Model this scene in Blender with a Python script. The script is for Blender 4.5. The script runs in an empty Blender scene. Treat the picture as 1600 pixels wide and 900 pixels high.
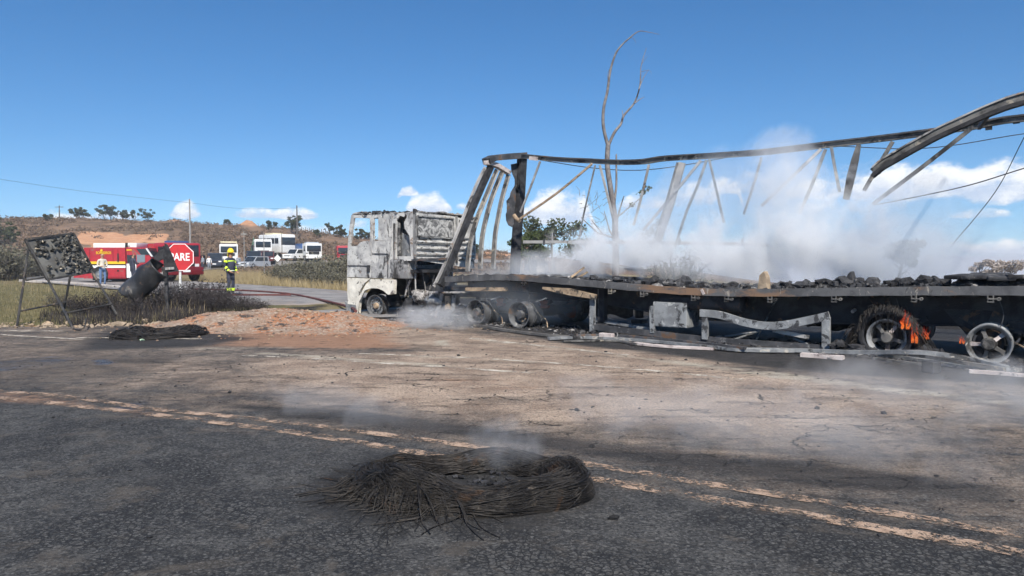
import bpy, bmesh, math, random
import numpy as np
from mathutils import Vector, Matrix
random.seed(7); RNG = np.random.default_rng(7)
R = math.radians
scene = bpy.context.scene
COL = scene.collection

# ------------------------------------------------------------------ camera
F = 1150.0; CAMH = 1.6; PITCH = math.atan(45 / F)
cam_d = bpy.data.cameras.new('camera'); cam = bpy.data.objects.new('camera', cam_d); COL.objects.link(cam)
cam.location = (0, 0, CAMH); cam.rotation_euler = (math.pi / 2 - PITCH, 0, 0)
cam_d.sensor_width = 36; cam_d.lens = F / 1600 * 36; cam_d.clip_start = .05; cam_d.clip_end = 9000
scene.camera = cam

# ------------------------------------------------------------------ sun, sky, exposure
SUN_EL, SUN_DIR = 46.0, Vector((0.16, -1.0, 0)).normalized()      # where the sun stands, seen from the scene
sun_d = bpy.data.lights.new('sun', 'SUN'); sun = bpy.data.objects.new('sun', sun_d); COL.objects.link(sun)
sun_d.energy = 5.0; sun_d.angle = R(.53); sun_d.color = (1, .95, .87)
to_sun = Vector((SUN_DIR.x * math.cos(R(SUN_EL)), SUN_DIR.y * math.cos(R(SUN_EL)), math.sin(R(SUN_EL))))
sun.rotation_euler = to_sun.to_track_quat('Z', 'Y').to_euler(); sun.location = (3, -20, 30)
world = bpy.data.worlds.new('World'); scene.world = world; world.use_nodes = True
SKY_STRENGTH = .094
vs = scene.view_settings; vs.view_transform = 'Standard'; vs.look = 'None'; vs.exposure = 0.46; vs.gamma = 1.0; vs.use_curve_mapping = False
cy = scene.cycles
cy.use_denoising = True; cy.max_bounces = 10; cy.diffuse_bounces = 2; cy.glossy_bounces = 2; cy.transmission_bounces = 4
cy.volume_bounces = 4; cy.volume_step_rate = 1.25; cy.transparent_max_bounces = 24; cy.volume_max_steps = 256; cy.caustics_reflective = False; cy.caustics_refractive = False
cy.use_adaptive_sampling = True; cy.adaptive_threshold = .036

# ------------------------------------------------------------------ node helpers
def N(nt, t, ins=None, **props):
    n = nt.nodes.new(t)
    for k, v in props.items(): setattr(n, k, v)
    for k, v in (ins or {}).items():
        s = n.inputs[k]
        if isinstance(v, bpy.types.NodeSocket): nt.links.new(v, s)
        else: s.default_value = v
    return n
def c4(c): return (c[0], c[1], c[2], 1.0) if len(c) == 3 else c
def M_(nt, op, a, b=0.0, c=0.0, clamp=False):
    n = nt.nodes.new('ShaderNodeMath'); n.operation = op; n.use_clamp = clamp
    for i, v in enumerate((a, b, c)):
        if isinstance(v, bpy.types.NodeSocket): nt.links.new(v, n.inputs[i])
        else: n.inputs[i].default_value = v
    return n.outputs[0]
def step(nt, x, lo, hi):
    n = nt.nodes.new('ShaderNodeMapRange'); n.interpolation_type = 'SMOOTHSTEP'
    for i, v in ((0, x), (1, lo), (2, hi)):
        if isinstance(v, bpy.types.NodeSocket): nt.links.new(v, n.inputs[i])
        else: n.inputs[i].default_value = v
    return n.outputs[0]
def mixc(nt, f, a, b, mode='MIX'):
    n = nt.nodes.new('ShaderNodeMix'); n.data_type = 'RGBA'; n.blend_type = mode
    for i, v in ((0, f), (6, a), (7, b)):
        if isinstance(v, bpy.types.NodeSocket): nt.links.new(v, n.inputs[i])
        else: n.inputs[i].default_value = c4(v) if i > 0 else v
    return n.outputs[2]
def noise(nt, vec, scale, detail=4, rough=.55, dist=0.0, dim='3D'):
    n = nt.nodes.new('ShaderNodeTexNoise'); n.noise_dimensions = dim
    if vec is not None: nt.links.new(vec, n.inputs['Vector'])
    n.inputs['Scale'].default_value = scale; n.inputs['Detail'].default_value = detail
    n.inputs['Roughness'].default_value = rough; n.inputs['Distortion'].default_value = dist
    return n.outputs[0]
def newmat(name):
    m = bpy.data.materials.new(name); m.use_nodes = True; nt = m.node_tree; nt.nodes.clear()
    out = nt.nodes.new('ShaderNodeOutputMaterial'); return m, nt, out
def coords(nt, scale=(1, 1, 1), rnd=True):
    tc = nt.nodes.new('ShaderNodeTexCoord'); v = tc.outputs['Object']
    mp = N(nt, 'ShaderNodeMapping', {'Vector': v}); mp.inputs['Scale'].default_value = scale
    if rnd:
        oi = nt.nodes.new('ShaderNodeObjectInfo')
        s = M_(nt, 'MULTIPLY', oi.outputs['Random'], 37.0)
        cb = N(nt, 'ShaderNodeCombineXYZ', {0: s, 1: s, 2: s}); nt.links.new(cb.outputs[0], mp.inputs['Location'])
    return mp.outputs[0]
MATS = {}
def pm(name, c1, c2=None, scale=3.0, lo=.35, hi=.65, layers=(), rough=.75, metal=0.0, bump=.0, bscale=40.0, stretch=(1, 1, 1), dist=.4, spec=.3, tint=0.0):
    """two-tone noise, then layers (colour, scale, lo, hi, stretch): stains that cover it where their own noise is high"""
    m, nt, out = newmat(name); v = coords(nt, stretch)
    col = c4(c1)
    if c2 is not None: col = mixc(nt, step(nt, M_(nt, 'MULTIPLY_ADD', noise(nt, v, scale, 6, .62, dist), 1.5, -.25), lo, hi), c1, c2)
    for L in layers:
        vv = v if len(L) < 5 else coords(nt, L[4])
        col = mixc(nt, step(nt, M_(nt, 'MULTIPLY_ADD', noise(nt, vv, L[1], 7, .66, .5), 1.75, -.375), L[2], L[3]), col, L[0])
    b = N(nt, 'ShaderNodeBsdfPrincipled', {'Roughness': rough, 'Metallic': metal, 'Specular IOR Level': spec})
    if tint:
        oi = nt.nodes.new('ShaderNodeObjectInfo')
        hs = N(nt, 'ShaderNodeHueSaturation', {'Value': M_(nt, 'MULTIPLY_ADD', oi.outputs['Random'], tint, 1 - tint / 2)})
        if isinstance(col, bpy.types.NodeSocket): nt.links.new(col, hs.inputs['Color'])
        else: hs.inputs['Color'].default_value = col
        col = hs.outputs[0]
    if isinstance(col, bpy.types.NodeSocket): nt.links.new(col, b.inputs['Base Color'])
    else: b.inputs['Base Color'].default_value = col
    if bump:
        bp = N(nt, 'ShaderNodeBump', {'Strength': bump, 'Distance': .02, 'Height': noise(nt, v, bscale, 6, .65)})
        nt.links.new(bp.outputs[0], b.inputs['Normal'])
    nt.links.new(b.outputs[0], out.inputs[0]); MATS[name] = m; return m

# ------------------------------------------------------------------ photograph pixel -> place
_fw = np.array((0, math.cos(PITCH), -math.sin(PITCH))); _up = np.array((0, math.sin(PITCH), math.cos(PITCH)))
CAM = np.array((0, 0, CAMH))
def ray(px, py): return np.array(((px - 800) / F, 0, 0)) + (450 - py) / F * _up + _fw
def at(px, py, Y): d = ray(px, py); return Vector(CAM + d * (Y / d[1]))
def G(px, py, z=0.0): d = ray(px, py); return Vector(CAM + d * ((z - CAMH) / d[2]))
def project(x, y, z):
    r = np.stack([x, y, z - CAMH], -1); f = r @ _fw; u = r @ _up
    return 800 + F * r[..., 0] / np.maximum(f, .01), 450 - F * u / np.maximum(f, .01)

# frame of the lorry: u runs back along it, v from its near side to its far side, w up
TO = np.array((-0.9, 17.9, 0)); TA = -math.atan2(6.75, 8.15)
TU_ = np.array((math.cos(TA), math.sin(TA), 0)); TV_ = np.array((-math.sin(TA), math.cos(TA), 0))
def _toloc(p): q = p - TO; return Vector((q @ TU_, q @ TV_, q[2]))
def TVp(px, py, v=0.0):      # point seen at a pixel, on the upright plane v = const of the lorry
    d = ray(px, py); t = (v - (CAM - TO) @ TV_) / (d @ TV_); return _toloc(CAM + d * t)
def TUp(px, py, u):
    d = ray(px, py); t = (u - (CAM - TO) @ TU_) / (d @ TU_); return _toloc(CAM + d * t)

# ------------------------------------------------------------------ mesh helpers
class MB:
    def __init__(s): s.v = []; s.f = []; s.m = []
    def add(s, vs, fs, mi=0):
        o = len(s.v); s.v.extend([tuple(p) for p in vs]); s.f.extend([tuple(i + o for i in f) for f in fs]); s.m.extend([mi] * len(fs)); return s
    def box(s, c, d, rot=None, mi=0, taper=1.0):
        hx, hy, hz = d[0] / 2, d[1] / 2, d[2] / 2; vs = []
        for z, k in ((-hz, 1.0), (hz, taper)):
            for x, y in ((-1, -1), (1, -1), (1, 1), (-1, 1)):
                p = Vector((x * hx * k, y * hy * k, z))
                if rot is not None: p = rot @ p
                vs.append(p + Vector(c))
        return s.add(vs, [(0, 3, 2, 1), (4, 5, 6, 7), (0, 1, 5, 4), (1, 2, 6, 5), (2, 3, 7, 6), (3, 0, 4, 7)], mi)
    def cbox(s, c, d, b=.02, rot=None, mi=0):        # box with chamfered edges
        bm = bmesh.new(); bmesh.ops.create_cube(bm, size=1)
        for v in bm.verts: v.co = Vector((v.co.x * d[0], v.co.y * d[1], v.co.z * d[2]))
        bmesh.ops.bevel(bm, geom=bm.edges[:], offset=min(b, .45 * min(d)), segments=2, affect='EDGES', profile=.6)
        bm.verts.index_update()
        vs = [((rot @ v.co) if rot is not None else v.co) + Vector(c) for v in bm.verts]
        s.add(vs, [[v.index for v in f.verts] for f in bm.faces], mi); bm.free(); return s
    def beam(s, path, w, h, up=(0, 0, 1), mi=0, cap=True):      # rectangular section swept along a path
        P = [Vector(p) for p in path]; n = len(P); rings = []; up = Vector(up)
        for i in range(n):
            t = (P[min(i + 1, n - 1)] - P[max(i - 1, 0)]).normalized()
            a = t.cross(up)
            if a.length < 1e-4: a = t.cross(Vector((0, 1, 0)))
            a.normalize(); b = a.cross(t).normalized()
            ww = w[i] if hasattr(w, '__len__') else w; hh = h[i] if hasattr(h, '__len__') else h
            rings += [P[i] - a * ww / 2 - b * hh / 2, P[i] + a * ww / 2 - b * hh / 2, P[i] + a * ww / 2 + b * hh / 2, P[i] - a * ww / 2 + b * hh / 2]
        fs = []
        for i in range(n - 1):
            for k in range(4): fs.append((4 * i + k, 4 * i + (k + 1) % 4, 4 * i + 4 + (k + 1) % 4, 4 * i + 4 + k))
        if cap: fs += [(3, 2, 1, 0), tuple(4 * (n - 1) + k for k in range(4))]
        return s.add(rings, fs, mi)
    def tube(s, path, r, sides=8, mi=0, cap=True):
        P = [Vector(p) for p in path]; n = len(P); vs = []; fs = []; a = None
        for i in range(n):
            t = P[min(i + 1, n - 1)] - P[max(i - 1, 0)]
            t = t.normalized() if t.length > 1e-9 else Vector((0, 0, 1))
            if a is None: a = t.orthogonal().normalized()
            a = a - t * a.dot(t)
            a = a.normalized() if a.length > 1e-5 else t.orthogonal().normalized()
            b = t.cross(a); rr = r[i] if hasattr(r, '__len__') else r
            for k in range(sides):
                g = 2 * math.pi * k / sides; vs.append(P[i] + (a * math.cos(g) + b * math.sin(g)) * rr)
        for i in range(n - 1):
            for k in range(sides):
                fs.append((i * sides + k, i * sides + (k + 1) % sides, (i + 1) * sides + (k + 1) % sides, (i + 1) * sides + k))
        if cap and sides > 2: fs += [tuple(range(sides))[::-1], tuple((n - 1) * sides + k for k in range(sides))]
        return s.add(vs, fs, mi)
    def lathe(s, prof, c=(0, 0, 0), axis='y', seg=32, mi=0, close=False, a0=0.0, a1=2 * math.pi):      # prof: (radius, along axis)
        vs = []; fs = []; full = abs(a1 - a0 - 2 * math.pi) < 1e-6; m = seg if full else seg + 1; n = len(prof)
        for j in range(m):
            g = a0 + (a1 - a0) * j / seg
            for r, t in prof:
                p = (r * math.cos(g), t, r * math.sin(g)) if axis == 'y' else ((r * math.cos(g), r * math.sin(g), t) if axis == 'z' else (t, r * math.cos(g), r * math.sin(g)))
                vs.append(Vector(p) + Vector(c))
        for j in range(seg):
            j2 = (j + 1) % m
            for i in range(n - 1 if not close else n):
                i2 = (i + 1) % n; fs.append((j * n + i, j2 * n + i, j2 * n + i2, j * n + i2))
        return s.add(vs, fs, mi)
    def prism(s, pts, off, mi=0):      # outline (list of 3-D points) given thickness by the vector off
        n = len(pts); off = Vector(off); vs = [Vector(p) for p in pts] + [Vector(p) + off for p in pts]
        return s.add(vs, [tuple(range(n))[::-1], tuple(range(n, 2 * n))] + [(i, (i + 1) % n, n + (i + 1) % n, n + i) for i in range(n)], mi)
    def grid(s, fn, nu, nv, mi=0):
        vs = [fn(i / nu, j / nv) for i in range(nu + 1) for j in range(nv + 1)]; w = nv + 1
        return s.add(vs, [(i * w + j, (i + 1) * w + j, (i + 1) * w + j + 1, i * w + j + 1) for i in range(nu) for j in range(nv)], mi)
    def lump(s, c, d, sub=2, rough=.25, seed=0, mi=0, rot=None, flat=None):
        bm = bmesh.new(); bmesh.ops.create_icosphere(bm, subdivisions=sub, radius=1); rg = random.Random(seed)
        ph = [(rg.uniform(1, 3.5), rg.uniform(0, 6), rg.uniform(1, 3.5), rg.uniform(0, 6), rg.uniform(1, 3.5), rg.uniform(0, 6)) for _ in range(4)]
        bm.verts.index_update(); vs = []
        for v in bm.verts:
            p = v.co.copy(); k = 1.0
            for q in ph: k += rough / 2 * math.sin(p.x * q[0] + q[1]) * math.sin(p.y * q[2] + q[3]) * math.cos(p.z * q[4] + q[5])
            k += rg.uniform(-rough, rough) * .35
            p = Vector((p.x * d[0] / 2 * k, p.y * d[1] / 2 * k, p.z * d[2] / 2 * k))
            if flat is not None: p.z = max(p.z, flat * d[2])
            if rot is not None: p = rot @ p
            vs.append(p + Vector(c))
        s.add(vs, [[v.index for v in f.verts] for f in bm.faces], mi); bm.free(); return s
    def mesh(s, name, mats, smooth=False):
        me = bpy.data.meshes.new(name); me.from_pydata(s.v, [], s.f)
        for m in (mats if isinstance(mats, (list, tuple)) else [mats]): me.materials.append(MATS[m] if isinstance(m, str) else m)
        if any(s.m): me.polygons.foreach_set('material_index', s.m)
        bm = bmesh.new(); bm.from_mesh(me); bmesh.ops.recalc_face_normals(bm, faces=bm.faces[:]) if len(bm.faces) < 60000 else None; bm.to_mesh(me); bm.free()
        if smooth:
            me.polygons.foreach_set('use_smooth', [True] * len(me.polygons))
            if smooth is not True: me.set_sharp_from_angle(angle=R(smooth))
        me.update(); return me
    def build(s, name, mats, parent=None, smooth=False, center=None, **kw):
        off = Vector((0, 0, 0))
        if parent is None and center is not False and s.v:
            a = np.array(s.v); lo, hi = a.min(0), a.max(0); off = Vector(((lo[0] + hi[0]) / 2, (lo[1] + hi[1]) / 2, lo[2]))
            s.v = [tuple(Vector(p) - off) for p in s.v]
        o = bpy.data.objects.new(name, s.mesh(name, mats, smooth)); COL.objects.link(o); o.location = off
        if parent is not None: o.parent = parent
        if kw: tag(o, **kw)
        return o
def tag(o, label=None, cat=None, group=None, kind=None):
    if label: o['label'] = label
    if cat: o['category'] = cat
    if group: o['group'] = group
    if kind: o['kind'] = kind
    return o
def thing(name, label, cat, loc=(0, 0, 0), rz=0.0, group=None):
    o = bpy.data.objects.new(name, None); COL.objects.link(o); o.empty_display_size = .2
    o.location = loc; o.rotation_euler = (0, 0, rz); return tag(o, label, cat, group)
KIDS = {}
def dup(root, loc=None, rz=None, label=None, scale=None, parent=None):
    c = root.copy(); COL.objects.link(c)
    if parent is not None: c.parent = parent
    if loc is not None: c.location = loc
    if rz is not None: c.rotation_euler = (0, 0, rz)
    if scale is not None: c.scale = (scale,) * 3 if not hasattr(scale, '__len__') else scale
    if label: c['label'] = label
    for ch in root.children: dup(ch, parent=c)
    return c
def sm(path, k=4):                                       # smooth a polyline (Catmull-Rom)
    P = [Vector(p) for p in path]; out = []
    for i in range(len(P) - 1):
        a, b, c, d = P[max(i - 1, 0)], P[i], P[i + 1], P[min(i + 2, len(P) - 1)]
        for j in range(k):
            t = j / k; out.append(.5 * ((2 * b) + (c - a) * t + (2 * a - 5 * b + 4 * c - d) * t * t + (3 * b - a - 3 * c + d) * t ** 3))
    out.append(P[-1]); return out
def wires(paths, r, sides=3):                            # many thin strands as arrays: returns (verts, faces)
    V = []; Fc = []; o = 0
    for p in paths:
        p = np.asarray(p, float); n = len(p); t = np.gradient(p, axis=0); t /= np.linalg.norm(t, axis=1)[:, None] + 1e-9
        ref = np.array((.31, .2, .93)); a = np.cross(t, ref); a /= np.linalg.norm(a, axis=1)[:, None] + 1e-9; b = np.cross(t, a)
        rr = r if not hasattr(r, '__len__') else np.linspace(r[0], r[1], n)[:, None]
        ring = np.stack([p + (a * math.cos(2 * math.pi * k / sides) + b * math.sin(2 * math.pi * k / sides)) * rr for k in range(sides)], 1).reshape(-1, 3)
        V.append(ring); i = np.arange(n - 1)[:, None] * sides; k = np.arange(sides)[None]; k2 = (k + 1) % sides
        Fc.append(np.stack([i + k, i + k2, i + sides + k2, i + sides + k], -1).reshape(-1, 4) + o); o += len(ring)
    return np.concatenate(V), np.concatenate(Fc)
def npmesh(name, V, Fc, mats, smooth=False):
    me = bpy.data.meshes.new(name); V = np.asarray(V, np.float32); Fc = np.asarray(Fc, np.int32); k = Fc.shape[1]
    me.vertices.add(len(V)); me.vertices.foreach_set('co', V.ravel()); me.loops.add(Fc.size); me.loops.foreach_set('vertex_index', Fc.ravel())
    me.polygons.add(len(Fc)); me.polygons.foreach_set('loop_start', np.arange(0, Fc.size, k, dtype=np.int32))
    for m in (mats if isinstance(mats, (list, tuple)) else [mats]): me.materials.append(MATS[m] if isinstance(m, str) else m)
    if smooth: me.polygons.foreach_set('use_smooth', np.ones(len(Fc), bool))
    me.update(calc_edges=True); me.validate(); return me
def npobj(name, V, Fc, mats, parent=None, smooth=False, loc=None, **kw):
    o = bpy.data.objects.new(name, npmesh(name, V, Fc, mats, smooth)); COL.objects.link(o)
    if parent is not None: o.parent = parent
    if loc is not None: o.location = loc
    if kw: tag(o, **kw)
    return o
def vnoise(x, y, seed=0):                                # smooth value noise on arrays
    x = np.asarray(x, float); y = np.asarray(y, float)
    def h(i, j): s = np.sin(i * 127.1 + j * 311.7 + seed * 74.7) * 43758.5453; return s - np.floor(s)
    i, j = np.floor(x), np.floor(y); a, b = x - i, y - j; a = a * a * (3 - 2 * a); b = b * b * (3 - 2 * b)
    return (h(i, j) * (1 - a) + h(i + 1, j) * a) * (1 - b) + (h(i, j + 1) * (1 - a) + h(i + 1, j + 1) * a) * b
def fbm(x, y, o=4, seed=0): return sum(vnoise(x * 2 ** k, y * 2 ** k, seed + k) / 2 ** k for k in range(o)) / (2 - .5 ** (o - 1))
def sstep(a, b, x): t = np.clip((x - a) / (b - a), 0, 1); return t * t * (3 - 2 * t)
# ------------------------------------------------------------------ sky with cumulus along the horizon
def build_sky():
    nt = world.node_tree; nt.nodes.clear()
    out = nt.nodes.new('ShaderNodeOutputWorld'); bg = nt.nodes.new('ShaderNodeBackground'); nt.links.new(bg.outputs[0], out.inputs[0])
    tc = nt.nodes.new('ShaderNodeTexCoord'); sp = N(nt, 'ShaderNodeSeparateXYZ', {0: tc.outputs['Generated']})
    x, y, z = sp.outputs
    sky = nt.nodes.new('ShaderNodeTexSky'); sky.sky_type = 'NISHITA'; sky.sun_disc = False
    sky.sun_elevation = R(SUN_EL); sky.sun_rotation = math.atan2(SUN_DIR.x, SUN_DIR.y)
    sky.altitude = 900; sky.air_density = 1.0; sky.dust_density = .15; sky.ozone_density = 4.5
    zc = M_(nt, 'MULTIPLY_ADD', M_(nt, 'MAXIMUM', z, .0), .95, .052)
    cv = N(nt, 'ShaderNodeCombineXYZ', {0: x, 1: y, 2: zc}); nt.links.new(N(nt, 'ShaderNodeVectorMath', {0: cv.outputs[0]}, operation='NORMALIZE').outputs[0], sky.inputs[0])
    skyc = N(nt, 'ShaderNodeHueSaturation', {'Saturation': 1.22, 'Value': 1.0, 'Color': sky.outputs[0]}).outputs[0]
    az = M_(nt, 'ARCTAN2', x, y)                                   # 0 straight ahead, + to the side of the trailer
    rho = M_(nt, 'SQRT', M_(nt, 'ADD', M_(nt, 'MULTIPLY', x, x), M_(nt, 'MULTIPLY', y, y)))
    el = M_(nt, 'ARCTAN2', z, rho)
    cvec = N(nt, 'ShaderNodeCombineXYZ', {0: az, 1: M_(nt, 'MULTIPLY', el, 1.5), 2: 0.0}).outputs[0]
    n1 = noise(nt, cvec, 30, 8, .64)
    A0 = math.pi / 4                                               # the same bank of clouds goes on all the way round, folded every quarter turn
    fold = M_(nt, 'MULTIPLY', M_(nt, 'PINGPONG', M_(nt, 'ADD', az, A0), 2 * A0), 1 / (2 * A0))
    fc = N(nt, 'ShaderNodeCombineColor', {0: fold, 1: fold, 2: fold}).outputs[0]
    def px2(px, py):
        d = ray(px, py); return math.atan2(d[0], d[1]), math.atan2(d[2], math.hypot(d[0], d[1]))
    LAYERS = (((668, 328, 38, 38, 1.05), (872, 338, 56, 54, 1.1), (296, 335, 25, 26, 1.05), (400, 337, 40, 15, .95), (462, 338, 36, 18, 1.05), (108, 344, 34, 15, .95), (185, 340, 36, 16, .7), (1010, 320, 42, 28, .8), (1085, 314, 50, 36, .8), (1150, 296, 34, 24, .75), (1290, 302, 70, 30, .7), (1400, 300, 84, 46, 1.05), (1480, 294, 50, 44, 1.1), (1570, 300, 80, 50, 1.15)),
              ((76, 332, 18, 9, .5), (490, 362, 44, 14, .6), (560, 352, 30, 13, .55), (640, 302, 18, 16, .9), (905, 318, 34, 24, .9), (1130, 292, 36, 22, .8), (1530, 337, 66, 12, .65), (1250, 350, 90, 18, .4), (960, 372, 80, 18, .55), (720, 325, 16, 12, .7)),
              ((1575, 392, 76, 20, .95), (1490, 388, 40, 12, .6), (1390, 392, 110, 18, .5), (1200, 396, 120, 20, .45)))
    dens = None; rel = None; S = 96
    for lay in LAYERS:
        base = np.full(S + 1, np.nan); th = np.zeros(S + 1); st = np.zeros(S + 1); aa = -A0 + 2 * A0 * np.arange(S + 1) / S
        for px, py, hw, hh, s in lay:
            a, e = px2(px, py); w = hw / F * math.cos(a) ** 2; k = np.sqrt(np.clip(1 - ((aa - a) / w) ** 2, 0, None)); t = k * hh / F; up = t > th
            base = np.where(up, e, base); th = np.where(up, t, th); st = np.maximum(st, np.where(k > 0, s, 0))
        ok = ~np.isnan(base); base = np.interp(aa, aa[ok], base[ok])
        cur = nt.nodes.new('ShaderNodeRGBCurve'); nt.links.new(fc, cur.inputs['Color']); mp = cur.mapping; mp.use_clip = False
        for ch, arr in ((0, base * 5), (1, th * 10), (2, st / 2)):
            c = mp.curves[ch]
            for i in range(S + 1):
                if i == 0: c.points[0].location = (0, arr[0])
                elif i == S: c.points[-1].location = (1, arr[S])
                else: c.points.new(i / S, float(arr[i]))
            for p in c.points: p.handle_type = 'VECTOR'
        mp.update()
        so = N(nt, 'ShaderNodeSeparateColor', {0: cur.outputs[0]})
        b = M_(nt, 'MULTIPLY', so.outputs[0], .2); t = M_(nt, 'MAXIMUM', M_(nt, 'MULTIPLY', so.outputs[1], .1), .0004); s = M_(nt, 'MULTIPLY', so.outputs[2], 2.0)
        d = M_(nt, 'DIVIDE', M_(nt, 'SUBTRACT', el, b), t)
        du = M_(nt, 'MAXIMUM', d, 0.0); dd = M_(nt, 'MULTIPLY', M_(nt, 'MINIMUM', d, 0.0), 2.6); dv = M_(nt, 'ADD', du, dd)
        g = M_(nt, 'MULTIPLY', M_(nt, 'SUBTRACT', 1.0, M_(nt, 'MULTIPLY', dv, dv), clamp=True), s)
        g = M_(nt, 'MULTIPLY', g, step(nt, t, .001, .010))
        dens = g if dens is None else M_(nt, 'MAXIMUM', dens, g)
        sh = M_(nt, 'MULTIPLY', g, du); rel = sh if rel is None else M_(nt, 'MAXIMUM', rel, sh)
    d0 = M_(nt, 'ADD', dens, M_(nt, 'MULTIPLY', M_(nt, 'MULTIPLY_ADD', n1, 2.3, -1.24), step(nt, dens, -.05, .35)))
    cover = M_(nt, 'MULTIPLY', step(nt, d0, .05, .85), .94)
    lit = step(nt, M_(nt, 'ADD', rel, M_(nt, 'MULTIPLY_ADD', n1, 1.8, -.72)), -.05, .75)      # sunlit crowns, greyer bases
    cc_ = mixc(nt, lit, (4.6, 5.5, 7.1), (8.6, 8.7, 8.8))
    nt.links.new(mixc(nt, cover, skyc, cc_), bg.inputs[0]); bg.inputs[1].default_value = SKY_STRENGTH
    world.cycles.sampling_method = 'MANUAL'; world.cycles.sample_map_resolution = 512
build_sky()
# ------------------------------------------------------------------ ground and roads
def edge_y(x):                                           # far edge of the paved and trodden junction
    return np.interp(x, (-60, -30, -14, -10.5, -7.8, -6.2, -4.5, -2, 2, 6, 12, 30), (27, 22.5, 17.6, 17.4, 18.0, 20.5, 22.5, 23.5, 22, 19, 15.5, 6))
SKYLINE = ((-900, 352), (-200, 344), (0, 346), (100, 344), (210, 349), (300, 352), (380, 356), (450, 361), (500, 368), (540, 374), (640, 384), (760, 394), (860, 402), (1000, 414), (1150, 430), (1300, 446), (3000, 470))
def H(x, y):
    x = np.asarray(x, float); y = np.asarray(y, float)
    px = 800 + F * x / np.maximum(y, 8.0)
    sl = (405 - np.interp(px, [p[0] for p in SKYLINE], [p[1] for p in SKYLINE])) / F
    Yr = 175.0
    top = 1.6 + sl * Yr
    rise = sstep(76, Yr, y) ** 1.15
    far = np.maximum(y - Yr, 0)
    h = np.where(top > 0, top * rise, 0) - np.where(top > 0, far * .012, 0)
    drop = sstep(900, 1300, px)
    h = h * (1 - drop) - drop * .036 * np.maximum(y - 42, 0)
    h = np.where(y > 0, h, 0)
    e = edge_y(x)
    verge = sstep(-.2, 1.6, y - e) * sstep(62, 30, y)
    h = h + verge * (.06 + .14 * fbm(x * .5, y * .5, 3, 5)) * np.where(x < -4, 1, .3)
    h = h - .12 * sstep(.25, -.35, y - e)                # lies below the paving where that covers it
    h = h + sstep(80, 130, y) * (fbm(x * .05, y * .05, 4, 9) - .5) * 1.6 * (1 - drop)
    h = h + sstep(100, 140, y) * (fbm(x * .3, y * .3, 3, 19) - .5) * .7 * (1 - drop)
    # the cut in the hillside and the spoil heaps on its crest
    h = h + 1.8 * np.exp(-((px - 390) / 13) ** 2 - ((y - 170) / 10) ** 2) + .7 * np.exp(-((px - 275) / 12) ** 2 - ((y - 170) / 8) ** 2)
    return h
SIDE_ROAD = [(-3.2, 19.5), (-6.5, 25), (-12, 33), (-19.5, 41), (-27, 49), (-35, 60), (-40, 74), (-40, 88), (-33, 98), (-20, 106), (0, 118), (26, 128)]

def ground_material():
    m, nt, out = newmat('dry_earth'); tc = nt.nodes.new('ShaderNodeTexCoord'); v = tc.outputs['Object']
    straw = mixc(nt, step(nt, noise(nt, v, .35, 6, .6, .5), .35, .65), (.16, .125, .07), (.27, .215, .125))
    green = mixc(nt, step(nt, noise(nt, v, .9, 5, .6), .3, .7), (.10, .095, .045), (.18, .155, .08))
    scrub = mixc(nt, step(nt, noise(nt, v, .25, 8, .7, .4), .42, .62), (.205, .135, .09), (.115, .082, .058))
    earth = mixc(nt, step(nt, noise(nt, v, .8, 8, .65, .3), .3, .7), (.40, .20, .11), (.50, .29, .17))
    A = lambda n: N(nt, 'ShaderNodeAttribute', attribute_name=n).outputs['Fac']
    nb = noise(nt, v, 1.3, 6, .65)
    edge = lambda a, k=.5: step(nt, M_(nt, 'ADD', a, M_(nt, 'MULTIPLY_ADD', nb, k, -k / 2)), .35, .62)
    c = mixc(nt, edge(A('green')), straw, green)
    c = mixc(nt, edge(A('hill')), c, scrub)
    c = mixc(nt, edge(A('orange'), .8), c, earth)
    c = mixc(nt, edge(A('black'), .6), c, mixc(nt, noise(nt, v, 9, 5), (.012, .011, .011), (.05, .045, .04)))
    b = N(nt, 'ShaderNodeBsdfPrincipled', {'Base Color': c, 'Roughness': .95, 'Specular IOR Level': .1})
    bp = N(nt, 'ShaderNodeBump', {'Strength': .8, 'Distance': .12, 'Height': noise(nt, v, 7, 8, .7)}); nt.links.new(bp.outputs[0], b.inputs['Normal'])
    nt.links.new(b.outputs[0], out.inputs[0]); return m

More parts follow.
